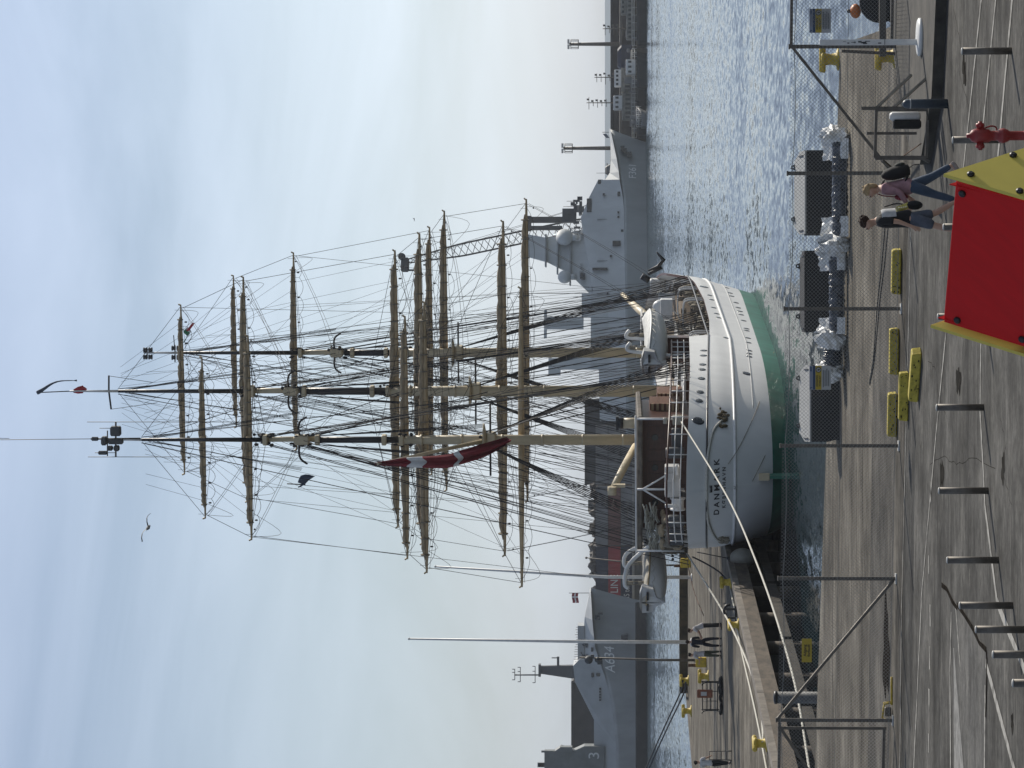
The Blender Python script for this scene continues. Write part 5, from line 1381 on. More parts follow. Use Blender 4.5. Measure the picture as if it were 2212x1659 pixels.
for y0, y1, lb, i in ((18.5, 71, 'warning sign with yellow band hung in the fence bay at the far right', 1), (790, 842, 'warning sign with yellow band hung in front of the wrapped dock fenders', 3)):
    Y = fp[i][0].y + (-.09)
    Y = (fp[i][0].y * .5 + fp[i + 1][0].y * .5) - .1 if i == 3 else fp[1][0].y - .1
    t_, w, h = sign(1748.5, 1795, y0, y1, ((0, 1, M['signwhite']), (0, .15, M['signpale']), (.16, .27, M['signblue']), (.28, .56, M['signyellow'])), lb, Y)
    L0 = t_.location
    mb = MB(); mb.lathe([(.058, -.003), (.058, .003)], (w * .33, -.0115, h * .58), 20, 'Y'); put('pictogram_ring', mb, M['blackletter'], t_)
    mb = MB(); mb.lathe([(.043, -.003), (.043, .003)], (w * .33, -.0135, h * .58), 20, 'Y'); put('pictogram_disc', mb, M['signwhite'], t_)
    mb = MB(); mb.box((w * .33, -.0165, h * .575), (.022, .002, .05)); mb.box((w * .33, -.0165, h * .58), (.05, .002, .018), rot=Matrix.Rotation(.6, 3, 'Y')); put('pictogram', mb, M['blackletter'], t_)
    text_at('lettering', 'ADGANG', .062, (L0.x - w * .13, Y - .0125, L0.z + h * .645), (1, 0, 0), (0, 0, 1), M['blackletter'], t_, wscale=.9, bold=True)
    text_at('lettering', 'FORBUDT', .055, (L0.x - w * .13, Y - .0125, L0.z + h * .505), (1, 0, 0), (0, 0, 1), M['blackletter'], t_, wscale=.9, bold=True)
    mb = MB()
    for k in range(4): mb.box((rnd.uniform(-.02, .02), -.0075, h * (.36 - .085 * k)), (w * (.72 - .06 * (k % 2)), .003, .017))
    put('small_print', mb, M['navy_dark'], t_)
    mb = MB(); mb.tube(smooth_path([(-w * .47, -.009, h * .98), (-w * .40, -.009, h * .93), (-w * .42, -.009, h * .87)]), .008, 4); mb.box((w * .36, -.0115, h * .93), (w * .2, .003, h * .06)); put('emblem', mb, M['signblue'], t_)
t_, w, h = sign(1732, 1753.5, 1379.5, 1430.5, ((0, 1, M['signyellow']),), 'small yellow notice plate wired to the fence over the dark basin corner', (fp[5][0].y + fp[6][0].y) / 2 - .1)
text_at('lettering', 'Adgang', .085, t_.location + Vector((0, -.009, h * .68)), (1, 0, 0), (0, 0, 1), M['blackletter'], t_, bold=True)
text_at('lettering', 'forbudt', .085, t_.location + Vector((0, -.009, h * .3)), (1, 0, 0), (0, 0, 1), M['blackletter'], t_, bold=True)

# ------------------------------------------------------------------ things on the quay
def crumple(c, r, seed, n=20, k=14, rough=.22):
    rs = random.Random(seed); mb = MB(); rows = []
    ph_ = [(rs.uniform(0, 6), rs.uniform(2, 7), rs.randint(2, 6)) for _ in range(5)]
    for i in range(k + 1):
        a = math.pi * i / k - math.pi / 2; row = []
        for j in range(n):
            b = 2 * math.pi * j / n
            d = 1 + rough * (sum(math.sin(p + q * a + m_ * b) for p, q, m_ in ph_) / 2.5) + rs.uniform(-rough, rough) * .6
            row.append((c[0] + r[0] * d * math.cos(a) * math.cos(b), c[1] + r[1] * d * math.cos(a) * math.sin(b), max(.01, c[2] + r[2] * d * math.sin(a))))
        rows.append(row)
    mb.grid(rows, close=True, smooth=False); mb.face(rows[0][::-1]); mb.face(rows[-1]); return mb
def fender_panel(y0, y1, vbase, ztop, label, pale=True, chamf=True, dark='rubber'):
    a, b = gp(vbase, y1), gp(vbase, y0); c = (a + b) / 2; w = (b - a).length
    ang = math.atan2(b.y - a.y, b.x - a.x)
    t_ = thing('fender_panel', (c.x, c.y + .35, 0), label, 'dock fender', 'fender panels lying on the quay', rz=ang)
    mb = MB(); ch = .28 if chamf else .05
    prof = [(-w / 2, ztop), (w / 2, ztop), (w / 2, ztop - .42), (w / 2 - ch, ztop - .62), (w / 2 - ch, .0), (-w / 2 + ch, .0), (-w / 2 + ch, ztop - .62), (-w / 2, ztop - .42)]
    mb.prism(prof, lambda q: (q.x, 0, q.y), lambda q: (q.x, 1.1, q.y)); put('rubber_body', mb, M[dark], t_)
    hz = .2 if pale else .05
    mb = MB(); pl = [(-w / 2, 0), (w / 2, 0), (w / 2, .55), (w / 2 - .22, 1.15), (-w / 2 + .22, 1.15), (-w / 2, .55)]
    mb.prism(pl, lambda q: (q.x, q.y, ztop + .012 + hz * q.y / 1.15), lambda q: (q.x, q.y, ztop + .05 + hz * q.y / 1.15)); put('facing_plate', mb, M['uhmw'] if pale else M['rubber'], t_)
    for fx_ in (-.3, .33):
        mb = MB(); zz = ztop + hz * .85 + .04; tri = [(-.09, 0), (.09, 0), (.035, .125), (-.035, .125)]; hole = [(.022 * math.cos(k * math.pi / 5), .07 + .022 * math.sin(k * math.pi / 5)) for k in range(10)]
        mb.prism(tri, lambda q: (fx_ * w + q.x, 1.1, zz + q.y), lambda q: (fx_ * w + q.x, 1.14, zz + q.y), holes=[hole]); put('lifting_lug', mb, M['black'], t_)
    for fx_ in (-.46, .44):
        mb = MB(); mb.box((fx_ * w, .35, ztop + .06 + hz * .3), (.035, .42, .03), rot=Matrix.Rotation(math.atan2(hz, 1.15), 3, 'X')); put('bolt_slot', mb, M['black'], t_)
    return t_, c, w, ang
def wrapped_roll(y0, y1, v, r_, label, seed):
    a, b = gp(v, y1), gp(v, y0); ang = math.atan2(b.y - a.y, b.x - a.x); c = (a + b) / 2; w = (b - a).length; rs = random.Random(seed)
    t_ = thing('wrapped_roll', (c.x, c.y, 0), label, 'wrapped fender', 'plastic wrapped rolls on the quay', rz=ang)
    mb = MB(); rows = []; n = 46
    for i in range(n + 1):
        x = -w / 2 + w * i / n; rr = r_ * (.93 + .11 * abs(math.sin(i * .9)) + rs.uniform(-.03, .03)) * (1 if 1 < i < n - 1 else .8)
        rows.append([(x, rr * (1 + rs.uniform(-.06, .06)) * math.cos(2 * math.pi * j / 18), max(.01, r_ * 1.25 + rr * (1 + rs.uniform(-.06, .06)) * math.sin(2 * math.pi * j / 18))) for j in range(18)])
    mb.grid(rows, close=True, smooth=False); mb.face(rows[0][::-1]); mb.face(rows[-1]); put('roll', mb, M['polydark'], t_)
    for k, (sx, rr) in enumerate(((w / 2 + .1, (.24, .45, .34)), (-w / 2 - .12, (.26, .5, .36)))):
        put('crumpled_film', crumple((sx, .25, .36), rr, seed + k), M['poly'], t_)
    mb = MB(); rows = []
    for i in range(25):                                       # film draped from the panel's edge down over the roll
        x = -w / 2 + w * i / 24
        rows.append([(x, .62 - .12 * rs.random(), .66 + rs.uniform(-.05, .05)), (x, .42, .5 + rs.uniform(-.06, .06)), (x, .2 - .05 * rs.random(), r_ * 2.2 + .06), (x, -r_ - .02 - .06 * rs.random(), r_ * 1.1), (x, -r_ - .05 - .08 * rs.random(), .06)])
    if seed % 2: mb.grid(rows[:6], smooth=False); mb2 = MB(); mb2.grid(rows[19:], smooth=False); put('film_sheet', mb, M['poly'], t_); put('film_sheet', mb2, M['poly'], t_)
    else: mb.grid(rows[15:], smooth=False); put('film_sheet', mb, M['poly'], t_)
    return t_
fender_panel(322, 503, 1822, .92, 'rightmost dock fender panel with pale top face behind the grey fence post')
fender_panel(540, 716, 1817, .88, 'middle dock fender panel, all black face, behind the fence post left of the two walkers', pale=False)
fender_panel(788, 955, 1815, .72, 'leftmost dock fender panel with pale slanted end by the rust stained quay edge', chamf=False)
wrapped_roll(300, 512, 1836, .2, 'roll wrapped in crinkled blue grey film in front of the rightmost fender panel', 31)
wrapped_roll(548, 722, 1829, .2, 'roll wrapped in crinkled film in front of the middle fender panel', 41)
wrapped_roll(728, 792, 1824, .24, 'short bulging bundle of pale plastic film between middle and left fender panels', 52)
# yellow stop blocks
for k, (v, ya, v2, yb, lb) in enumerate(((1949, 537, 1947, 634, 'yellow stop block at the fence foot, nearest the two walkers'), (1943.5, 708, 1942.5, 809, 'yellow stop block at the fence foot between two posts, right of the loose pair'), (1940, 848, 1938, 942, 'yellow stop block at the fence foot, leftmost of the row'),
                               (1965, 803, 1963, 908, 'yellow stop block lying loose just in front of the fence row'), (1993, 757, 1985, 862, 'chipped yellow stop block lying askew nearest the road'))):
    a, b = gp(v, ya), gp(v2, yb); c = (a + b) / 2; d = b - a
    t_ = thing('stop_block', (c.x, c.y + .12, .012), lb, 'stop block', 'yellow stop blocks by the fence', rz=math.atan2(-d.y, -d.x))
    mb = MB(); mb.box((0, 0, .095), (d.length, .24, .19), bev=.02, taper=.97); bk = put('block', mb, M['yblock'], t_)
    mb = MB()
    for i in range(14): mb.box((rnd.uniform(-.45, .45) * d.length, -.121 + .003 * rnd.random(), rnd.uniform(.01, .16)), (rnd.uniform(.01, .05), .006, rnd.uniform(.01, .03)))
    put('chip', mb, M['stain'], bk, stuff=True)
# steel posts along the road
posts = [(2185, 110, 2080), (2168, 302, 2060), (2145, 490, 2040), (2130, 684, 2028), (2125, 880, 2025), (2135, 1060, 2030), (2157, 1210, 2048), (2188, 1308, 2075), (2222, 1360, 2110), (2262, 1414, 2147), (2312, 1476, 2190)]
where = ['steel post standing alone at the right end of the row of road posts', 'steel post right behind the red hydrant', 'steel post mostly hidden behind the red panel, beside the man in shorts', 'steel post hidden behind the left corner of the red panel', 'first steel post clear to the left of the red panel', 'second steel post to the left of the red panel', 'steel post in front of the end of the dark tar seam', 'steel post beside the middle of the dark tar seam', 'third steel post from the left edge', 'second steel post from the left edge, cut by the frame', 'steel post nearest the left edge, only its cap showing']
for (v, y, vt), lb in zip(posts, where):
    g_ = gp(v, y, .008); h = dp(vt, y, g_.y).z
    t_ = thing('road_post', g_, lb, 'post', 'steel posts along the road edge')
    mb = MB(); mb.tube([(0, 0, 0), (0, 0, h)], .055, 16); put('tube', mb, M['steel'], t_)
    mb = MB(); mb.lathe([(.058, h), (.06, h + .004), (.04, h + .018), (.005, h + .022)], n=16); put('cap', mb, M['uhmw'], t_)
# hydrant
g_ = gp(2262, 293, .008); t_ = thing('fire_hydrant', g_, 'red pillar fire hydrant with side outlets at the right of the road', 'hydrant')
mb = MB(); mb.lathe([(.17, 0), (.17, .04), (.085, .05), (.075, .1), (.07, .24), (.125, .25), (.125, .3), (.07, .31), (.065, .34), (.065, .52), (.085, .55), (.105, .6), (.1, .66), (.07, .69), (.07, .78), (.095, .82), (.1, .9), (.1, 1.0), (.08, 1.05), (.035, 1.08), (.03, 1.12), (.001, 1.121)], n=24); put('barrel', mb, M['hydrant'], t_)
for sx in (-1, 1):
    mb = MB(); mb.lathe([(.05, .05), (.05, .12), (.062, .125), (.062, .17), (.03, .18), (.028, .2)] if sx > 0 else [(.028, -.2), (.03, -.18), (.062, -.17), (.062, -.125), (.05, -.12), (.05, -.05)], (0, 0, .93), 14, 'X'); put('outlet', mb, M['hydrant'], t_)
mb = MB()
for k in range(8):
    a = k * math.pi / 4; mb.box((.105 * math.cos(a), .105 * math.sin(a), .275), (.025, .025, .075))
put('flange_bolt', mb, M['rust'], t_)
mb = MB(); mb.tube(smooth_path([(.07, -.05, .95), (.13, -.03, .8), (.12, -.02, .72), (.08, 0, .7)]), .012, 5); put('cap_chain', mb, M['hydrant'], t_)
# blue grey bollard
g_ = gp(2047, 224, .008); t_ = thing('round_top_bollard', g_, 'dark blue grey round topped bollard in front of the low kerb', 'bollard')
mb = MB(); mb.lathe([(.085, 0), (.085, .70), (.08, .75), (.06, .785), (.03, .805), (.002, .81)], n=20); put('shaft', mb, M['bluegrey'], t_)
mb = MB(); mb.lathe([(.088, .66), (.088, .68)], n=20); put('collar', mb, M['canvas'], t_)
# white flat footed post
g_ = gp(1990, 80, KZ); Yp = g_.y; t_ = thing('footed_post', g_, 'white square post on a round white foot by the fence gate', 'post')
h = dp(1770, 92, Yp).z - KZ; px_ = dp(1990, 91, Yp).x - g_.x
mb = MB(); mb.box((px_, 0, h / 2), (.105, .09, h), bev=.012); put('shaft', mb, M['trim'], t_)
mb = MB(); mb.lathe([(.36, 0), (.36, .05), (.32, .075), (.1, .09)], n=28); put('foot', mb, M['trim'], t_)
mb = MB()
for i in range(14): mb.box((px_ + rnd.uniform(-.03, .015), -.047, h * rnd.uniform(.5, .78)), (rnd.uniform(.006, .02), .004, rnd.uniform(.03, .11)))
mb.box((px_, -.047, h * .36), (.105, .004, .012)); mb.box((px_ - .02, -.047, h * .41), (.02, .004, .06)); put('scuff', mb, M['navy_dark'], t_, stuff=True)
# steel gate frame with raking rails
Yg = gp(2003, 236, KZ).y
t_ = thing('steel_gate_frame', gp(2003, 290, KZ), 'square steel gate frame with raking handrails standing on the low kerb', 'gate frame')
c_ = [dp(v, y, Yg) for v, y in ((1893, 236), (1890, 341), (2001, 341), (2004, 236))]
for i in range(4): mb = MB(); barbox(mb, c_[i], c_[(i + 1) % 4], .075 if i in (1, 3) else .055); put('frame_bar', mb, M['steel'], t_, world=True)
mb = MB(); barbox(mb, dp(1860, 234, Yg), dp(2005, 234, Yg), .06); barbox(mb, dp(1872, 288, Yg + .2), dp(1980, 288, Yg + .2), .05); put('upright', mb, M['steel'], t_, world=True)
for a, b in (((1893, 233), (1969, 162)), ((1929, 234), (2008, 163))):
    mb = MB(); barbox(mb, dp(a[0], a[1], Yg), dp(b[0], b[1], Yg + .3), .045); put('raking_rail', mb, mat('pale_galvanised', (.30, .27, .22), .6, var=.2, scale=5), t_, world=True)
mb = MB(); rline(mb, dp(1945, 341, Yg), dp(1990, 310, Yg), .012); put('tie_rod', mb, M['rust'], t_, world=True)
mb = MB(); barbox(mb, dp(1990, 341, Yg - .02), dp(2008, 350, Yg - .02), .05); barbox(mb, dp(1905, 346, Yg + .5), dp(1935, 372, Yg + .9), .05); put('foot_bar', mb, M['steel'], t_, world=True)
g_ = gp(1983, 272, KZ); t_ = thing('litter_canister', (g_.x, Yg + .25, KZ), 'upright canister, half white and half black, inside the steel gate frame', 'canister')
mb = MB(); mb.tube([(.06, 0, .1), (.06, 0, .14), (.06, 0, .62), (.06, 0, .67)], [.05, .085, .085, .05], 16); put('white_half', mb, M['trim'], t_)
mb = MB(); mb.box((-.09, 0, .35), (.16, .2, .52), bev=.03); put('black_half', mb, M['rubber'], t_)
# mooring bollards
def bollard(v, y, h, label, sp=True, rz=0.0, z=0.0, group='yellow mooring bollards on the quays'):
    g_ = gp(v, y, z); t_ = thing('mooring_bollard', g_, label, 'bollard', group, rz=rz)
    k = h / .5
    mb = MB(); mb.lathe([(.3 * k, 0), (.3 * k, .04 * k), (.17 * k, .07 * k), (.14 * k, .22 * k), (.16 * k, .34 * k), (.2 * k, .38 * k), (.2 * k, .44 * k), (.16 * k, .47 * k), (.01, .48 * k)], n=18); b_ = put('body', mb, M['ypaint'], t_)
    mb = MB(); mb.tube([(-.34 * k, 0, .44 * k), (-.3 * k, 0, .43 * k), (.3 * k, 0, .43 * k), (.34 * k, 0, .44 * k)], [.07 * k, .09 * k, .09 * k, .07 * k], 10); put('horn', mb, M['ypaint'], t_)
    return t_
bollard(1812, 128, .50, 'yellow horned bollard on the quay edge behind the white footed post')
bollard(1934, 122, .42, 'yellow bollard low behind the right fence post, under the edge bollard', z=0.0)
bollard(1657, 1606, .55, 'yellow bollard at the pier edge with white ropes, nearest the left frame', rz=.9, z=-.02)
bollard(1580, 1258, .55, 'yellow bollard at the pier edge close under the stern of the white ship', rz=.9, z=-.02)
bollard(1596, 1350, .5, 'yellow bollard at the pier edge between stern and leaning man', rz=.9, z=-.02)
bollard(1531, 1461, .62, 'yellow bollard in the middle of the pier beside the yellow box', rz=.3, z=-.02)
bollard(1488, 1470, .66, 'yellow bollard on the far pier edge holding dark ropes', rz=.2, z=-.02)
bollard(1494, 1536, .68, 'yellow bollard on the far pier edge left of the dark ropes', rz=.2, z=-.02)
def ybox(v0, v1, y0, y1, label):
    g_ = gp(v1, (y0 + y1) / 2, -.02); k = g_.y / F; w = (y1 - y0) * k; h = (v1 - v0) * k
    t_ = thing('yellow_box', g_, label, 'service box', 'yellow service boxes on the pier')
    mb = MB(); mb.box((0, 0, h / 2), (w, w * .8, h), bev=.04); put('cabinet', mb, mat('box_yellow', (.62, .43, .02), .5, var=.1), t_)
    mb = MB(); mb.box((0, -w * .4 - .01, h * .5), (w * .75, .02, h * .75)); put('door', mb, M['ypaint'], t_)
    mb = MB(); mb.box((.0 - w * .35, .2, h + .2), (.18, .15, .5)); put('rusty_bracket', mb, M['rust'], t_)
ybox(1470, 1492, 1206, 1226, 'yellow box on the pier just left of the white ship stern'); ybox(1503, 1526, 1420, 1441, 'yellow box at the foot of the dark lamp pole')
# poles on the pier
def pole(v0, v1, y0, y1, r_, m_, name, label, lamp=False, group=None):
    b = gp(v0, y0, -.02); t = dp(v1, y1, b.y); h = t.z - b.z
    t_ = thing(name, b, label, 'pole', group)
    mb = MB(); mb.tube([(0, 0, 0), (0, 0, h * .33), (t.x - b.x, 0, h)], [r_, r_ * .9, r_ * .5], 12); put('shaft', mb, m_, t_)
    mb = MB(); mb.lathe([(r_ * 2.2, 0), (r_ * 2.2, .05), (r_ * 1.3, .08)], n=14); put('base', mb, m_, t_)
    if lamp:
        mb = MB()
        for k in range(6): mb.box((rnd.uniform(-.25, .25), rnd.uniform(-.2, .2), h - rnd.uniform(0, 1.5)), (rnd.uniform(.1, .5), .2, rnd.uniform(.1, .4)))
        mb.ball((0, 0, h - .6), .28, 12, 8); mb.ball((0, 0, h - 1.2), .2, 10, 6); put('lamp_head', mb, M['navy_dark'], t_)
    else: mb = MB(); mb.ball((t.x - b.x, 0, h + .05), .09, 10, 6); put('finial', mb, m_, t_)
    return t_
pole(1494, 885, 1387, 1380, .13, M['trim'], 'flagpole', 'tall white flagpole behind the man in navy, no flag on it')
pole(1495, 942, 1247, 1224, .12, M['trim'], 'flagpole', 'white flagpole passing behind the left lifeboat and the yard ends')
pole(1503, 1252, 1426, 1420, .09, M['steel'], 'lamp_pole', 'dark lamp pole with knobbly head in front of the A634 hull', lamp=True)
pole(1484, 1268, 1221, 1205, .07, M['steel'], 'lamp_pole', 'thin dark mast standing left of the white ship stern before the red container')
# grey pile
b = Vector((dp(1760, 1507, 93).x, 93, 0)); zt = dp(1678, 1507, 93).z
t_ = thing('mooring_pile', (b.x, b.y, ZW), 'pale grey steel pile standing in the dark corner of the basin', 'pile'); hh = zt - ZW
mb = MB(); mb.tube([(0, 0, -5), (0, 0, hh)], .18, 20); put('shaft', mb, mat('pile_grey', (.17, .17, .165), .7, var=.3, scale=3), t_)
mb = MB(); mb.lathe([(.2, hh), (.2, hh + .07), (.1, hh + .1)], n=16); put('cap', mb, M['black'], t_)
# pale ball fender between ship and pier
c = dp(1603, 1206, 149.0); t_ = thing('ball_fender', c, 'pale grey ball fender squeezed between ship stern and pier', 'fender')
mb = MB(); mb.ball((0, 0, 0), (.5, .6, .6), 20, 14); put('ball', mb, mat('fender_vinyl', (.36, .35, .31), .55, var=.15, scale=3), t_)
mb = MB(); mb.tube([(0, 0, .58), (0, 0, .75)], .08, 8); mb.tube([(0, 0, .7), (.3, 0, 2.2)], .025, 5); put('eye', mb, M['black'], t_)
# wire cage stand with an orange box
g_ = gp(1561, 1504, -.02); k = g_.y / F; t_ = thing('cage_stand', g_, 'black wire cage stand with an orange brown box on the pier', 'stand')
mb = MB()
for x0 in (-.75, -.25, .25, .7): mb.tube([(x0, 0, .25), (x0, 0, 1.02)], .018, 5)
for z_ in (.25, .6, .8, 1.02): mb.tube([(-.78, 0, z_), (.73, 0, z_)], .018, 5); mb.tube([(-.78, .6, z_), (.73, .6, z_)], .018, 5)
for x0 in (-.75, .7): mb.tube(smooth_path([(x0 - .12, -.1, 1.08), (x0, 0, .9), (x0, 0, .3), (x0 - .1, -.1, .02)]), .03, 6); mb.tube(smooth_path([(x0, .6, 1.08), (x0, .6, .3), (x0, .6, .02)]), .03, 6)
put('cage', mb, M['black'], t_)
mb = MB(); mb.box((.14, -.08, .92), (.42, .2, .8), bev=.03); bx_ = put('orange_box', mb, mat('faded_orange_box', (.33, .11, .05), .6, var=.25, scale=5), t_)
mb = MB(); mb.box((.14, -.19, .98), (.2, .02, .3)); put('notice', mb, M['canvas'], bx_)
mb = MB(); rs = random.Random(4)
for i in range(26): mb.ball((rs.uniform(-.9, .9), rs.uniform(-.4, .5), .05 + .1 * rs.random()), (.2, .16, .08), 7, 4)
put('dark_net', mb, M['rubber'], t_)
# small black stanchions by the pier edge bollard
g_ = gp(1592, 1325, -.02); t_ = thing('mooring_hook', g_, 'low black quick release hook frame on the pier beside the ropes', 'mooring hook')
mb = MB(); mb.box((0, 0, .06), (.7, .5, .12)); mb.box((-.2, 0, .3), (.09, .3, .5)); mb.box((.2, 0, .3), (.09, .3, .5)); put('frame', mb, M['black'], t_)
mb = MB(); mb.tube(smooth_path([(-.1, 0, .5), (.1, 0, .6), (.35, 0, .5), (.4, 0, .3)]), .06, 8); put('hook', mb, M['black'], t_)
# ropes
def rope3(pts, r_, m_, label, name='mooring_rope', group=None):
    mb = MB(); q = smooth_path([dp(x, y, D_) for x, y, D_ in pts], 6)
    mb.tube(q, r_, 7); return solo(name, mb, m_, label, 'rope', group)
rope3([(1468, 905, 149), (1546, 1030, 136), (1590, 1110, 128), (1631, 1207, 119), (1669, 1311, 110), (1705, 1430, 101.5), (1726, 1522, 96), (1747, 1654, 90), (1757, 1725, 87)], .04, M['linerope'], 'long white hawser from the ship rail slanting down across the dark basin')
rope3([(1484, 1196, 150), (1556, 1311, 143), (1595, 1386, 134), (1625, 1460, 126), (1643, 1534, 120), (1648, 1582, 116.5), (1647, 1604, 115.5)], .045, M['linerope'], 'thick white rope from the ship to the nearest pier edge bollard')
rope3([(1591, 1352, 140), (1603, 1412, 135), (1631, 1534, 123.5), (1656, 1662, 115), (1666, 1730, 111)], .04, M['linerope'], 'white rope lying along the pier edge past the bollards to the left')
rope3([(1576, 1260, 148.4), (1578, 1275, 147), (1592, 1340, 140.6)], .035, M['linerope'], 'short white rope between two pier edge bollards')
rope3([(1496, 1203, 150), (1522, 1216, 149.5), (1553, 1235, 149), (1573, 1257, 148.6)], .04, M['darkrope'], 'dark rope curving from the ship quarter down to the first bollard')
rope3([(1475, 1470, 219), (1470, 1495, 222), (1440, 1560, 235), (1412, 1622, 250), (1390, 1672, 262)], .06, M['darkrope'], 'dark doubled rope rising left over the water, upper strand', group=None)
rope3([(1481, 1474, 218), (1476, 1500, 221), (1446, 1563, 234), (1418, 1624, 249), (1396, 1674, 261)], .06, M['darkrope'], 'dark doubled rope rising left over the water, lower strand', group=None)
rope3([(1488, 1204, 152), (1486, 1220, 160), (1500, 1280, 158), (1520, 1330, 152)], .02, M['rust'], 'thin rusty red line from the ship quarter to the pier')
for k, (dv, lb) in enumerate(((0, 'thin black cable snaking over the quay concrete, upper one'), (7, 'thin black cable snaking over the quay concrete, lower one'))):
    mb = MB(); q = smooth_path([gp(v + dv * (1 - i / 6), y, .012) for i, (v, y) in enumerate(((1912, 486), (1905, 570), (1896, 650), (1891, 720), (1886, 780), (1879, 822), (1879, 832)))], 8); mb.tube(q, .014, 5); solo('ground_cable', mb, M['rubber'], lb, 'cable')
# little yellow latch frame at the fence foot
g_ = gp(1929, 1538); t_ = thing('drop_bolt_frame', g_, 'small yellow latch frame and rod on the ground at the left gate post', 'gate latch')
mb = MB(); 
for a, b in (((-.2, 0, .02), (-.16, 0, .23)), ((-.16, 0, .23), (.17, 0, .19)), ((.17, 0, .19), (.2, 0, .02)), ((-.2, .2, .02), (-.16, .2, .23)), ((.17, .2, .19), (.2, .2, .02))): mb.tube([a, b], .022, 6)
put('frame', mb, M['ypaint'], t_)
mb = MB(); mb.tube([(.15, 0, .03), (.75, 0, .03)], .025, 6); put('rod', mb, M['ypaint'], t_)
mb = MB(); mb.box((0, .1, .1), (.2, .16, .14), bev=.02); put('latch', mb, M['steel'], t_)
# rubber boat nose with orange buoy beyond the quay corner
t_ = thing('rubber_boat', (dp(1900, 4, 71).x, 71, ZW), 'black rubber workboat nose at the right edge beyond the quay corner', 'boat')
o_ = t_.location
mb = MB()
for i in range(5): mb.lathe([(.33, -.12), (.48, -.1), (.48, .1), (.33, .12)], (o_.x - .05 + .28 * i, 70.6 + .2 * i, ZW + 2.62 - .03 * i), 18, 'Y')
put('tyre_fender', mb, M['rubber'], t_, world=True)
mb = MB(); mb.tube(smooth_path([(o_.x - .32, 71.2, ZW + 1.6), (o_.x + .3, 71.6, ZW + 2.5), (o_.x + 2, 72, ZW + 2.9), (o_.x + 6, 72, ZW + 2.9)]), .42, 14); mb.tube(smooth_path([(o_.x - .3, 71, ZW + .3), (o_.x + .5, 71.5, ZW + .6), (o_.x + 6, 72, ZW + .6)]), .7, 14); mb.box((o_.x + 3, 72.4, ZW + 1.4), (6, 1.2, 2.2), bev=.3); put('hull', mb, M['rubber'], t_, world=True)
c = dp(1848, 24, 71.2); t2 = thing('orange_buoy', c, 'orange buoy hanging on the black rubber boat at the right edge', 'buoy')
mb = MB(); mb.ball((0, 0, 0), (.17, .17, .13), 16, 12); put('float', mb, M['orange'], t2)
mb = MB(); mb.lathe([(.04, .11), (.05, .17), (.02, .2)], n=12); put('eye', mb, M['black'], t2)
# gate on the quay corner: pale rails
mb = MB(); 
# ------------------------------------------------------------------ playhouse roof in the foreground
A, B_ = Vector((1.825, 27.6, 3.02)), Vector((.59, 28.6, 3.02))
rd = (A - B_).normalized(); nn = Vector((-rd.y, rd.x, 0)); nn = nn if nn.y < 0 else -nn         # towards us
t_ = thing('playhouse', ((A + B_) / 2 - Vector((0, 0, 3.02))), 'red roofed playhouse with yellow gable panels, its roof rising into the foreground', 'playhouse')
slope = .53; run = .82; drop = run / slope
Wd = (A - B_).length
def RP(u, a, side, off=0.0):                                  # along ridge u, run a, side +1 towards us
    p = B_ + rd * u + nn * side * a + Vector((0, 0, -a / slope)); nrm = (nn * side * (1 / slope) + Vector((0, 0, 1))).normalized(); return p + nrm * off
for side in (1, -1):
    mb = MB(); u0, u1 = .0, Wd
    c8 = [RP(u0, 0.0, side), RP(u1, 0.0, side), RP(u1, run, side), RP(u0, run, side)]; c9 = [RP(u0, 0, side, .02), RP(u1, 0, side, .02), RP(u1, run, side, .02), RP(u0, run, side, .02)]
    mb.face(c8); mb.face(c9)
    for i in range(4): j = (i + 1) % 4; mb.face([c8[i], c8[j], c9[j], c9[i]])
    pn = put('roof_panel', mb, M['red'], t_, world=True)
    for u, a in ((.07, .06), (Wd - .1, .03), (.08, .36), (Wd - .1, .42), (.08, .68), (Wd - .1, .72)):
        mb = MB(); p = RP(u, a, side, .02); q = RP(u, a, side, .05); mb.tube([p, p.lerp(q, .5), q], [.034, .036, .018], 12); put('bolt_cap', mb, M['black'], pn, world=True)
for u, sgn in ((-.06, -1), (Wd + .06, 1)):
    mb = MB(); ov = .07; pt = [(0, .13), (run + .1, .13 - (run + .1) / slope), (run + .1, -drop - .35), (-run - .1, -drop - .35), (-run - .1, .13 - (run + .1) / slope)]
    hole = [(.13 * math.cos(2 * math.pi * k / 28), -.78 + .17 * math.sin(2 * math.pi * k / 28)) for k in range(28)]
    G = lambda q, o: B_ + rd * (u + o * sgn) + nn * q.x + Vector((0, 0, q.y))
    mb.prism(pt, lambda q: G(q, .022), lambda q: G(q, -.012), holes=[hole]); gb = put('gable_panel', mb, M['yellow'], t_, world=True)
    mb = MB(); cres = [(.10 * math.cos(R(-110 + 220 * k / 16)), -.78 + .135 * math.sin(R(-110 + 220 * k / 16))) for k in range(17)] + [(.055 * math.cos(R(105 - 210 * k / 16)) - .0, -.78 + .105 * math.sin(R(105 - 210 * k / 16))) for k in range(17)]
    mb.prism(cres, lambda q: G(q, .02), lambda q: G(q, -.01)); put('moon_cutout', mb, M['yellow'], gb, world=True)
    mb = MB(); mb.prism(pt[:1] + [(run, -drop + .1), (-run, -drop + .1)], lambda q: G(Vector((q.x * .92, q.y - .06, 0)), -.09), lambda q: G(Vector((q.x * .92, q.y - .06, 0)), -.1)); put('inner_lining', mb, M['red'], gb, world=True)
    for x, z in ((.02, -.11), (.28, -.52), (-.28, -.52), (.5, -1.0), (-.5, -1.0)):
        mb = MB(); p = G(Vector((x, z, 0)), .022); q = G(Vector((x, z, 0)), .055); mb.tube([p, p.lerp(q, .5), q], [.034, .036, .018], 12); put('bolt_cap', mb, M['black'], gb, world=True)
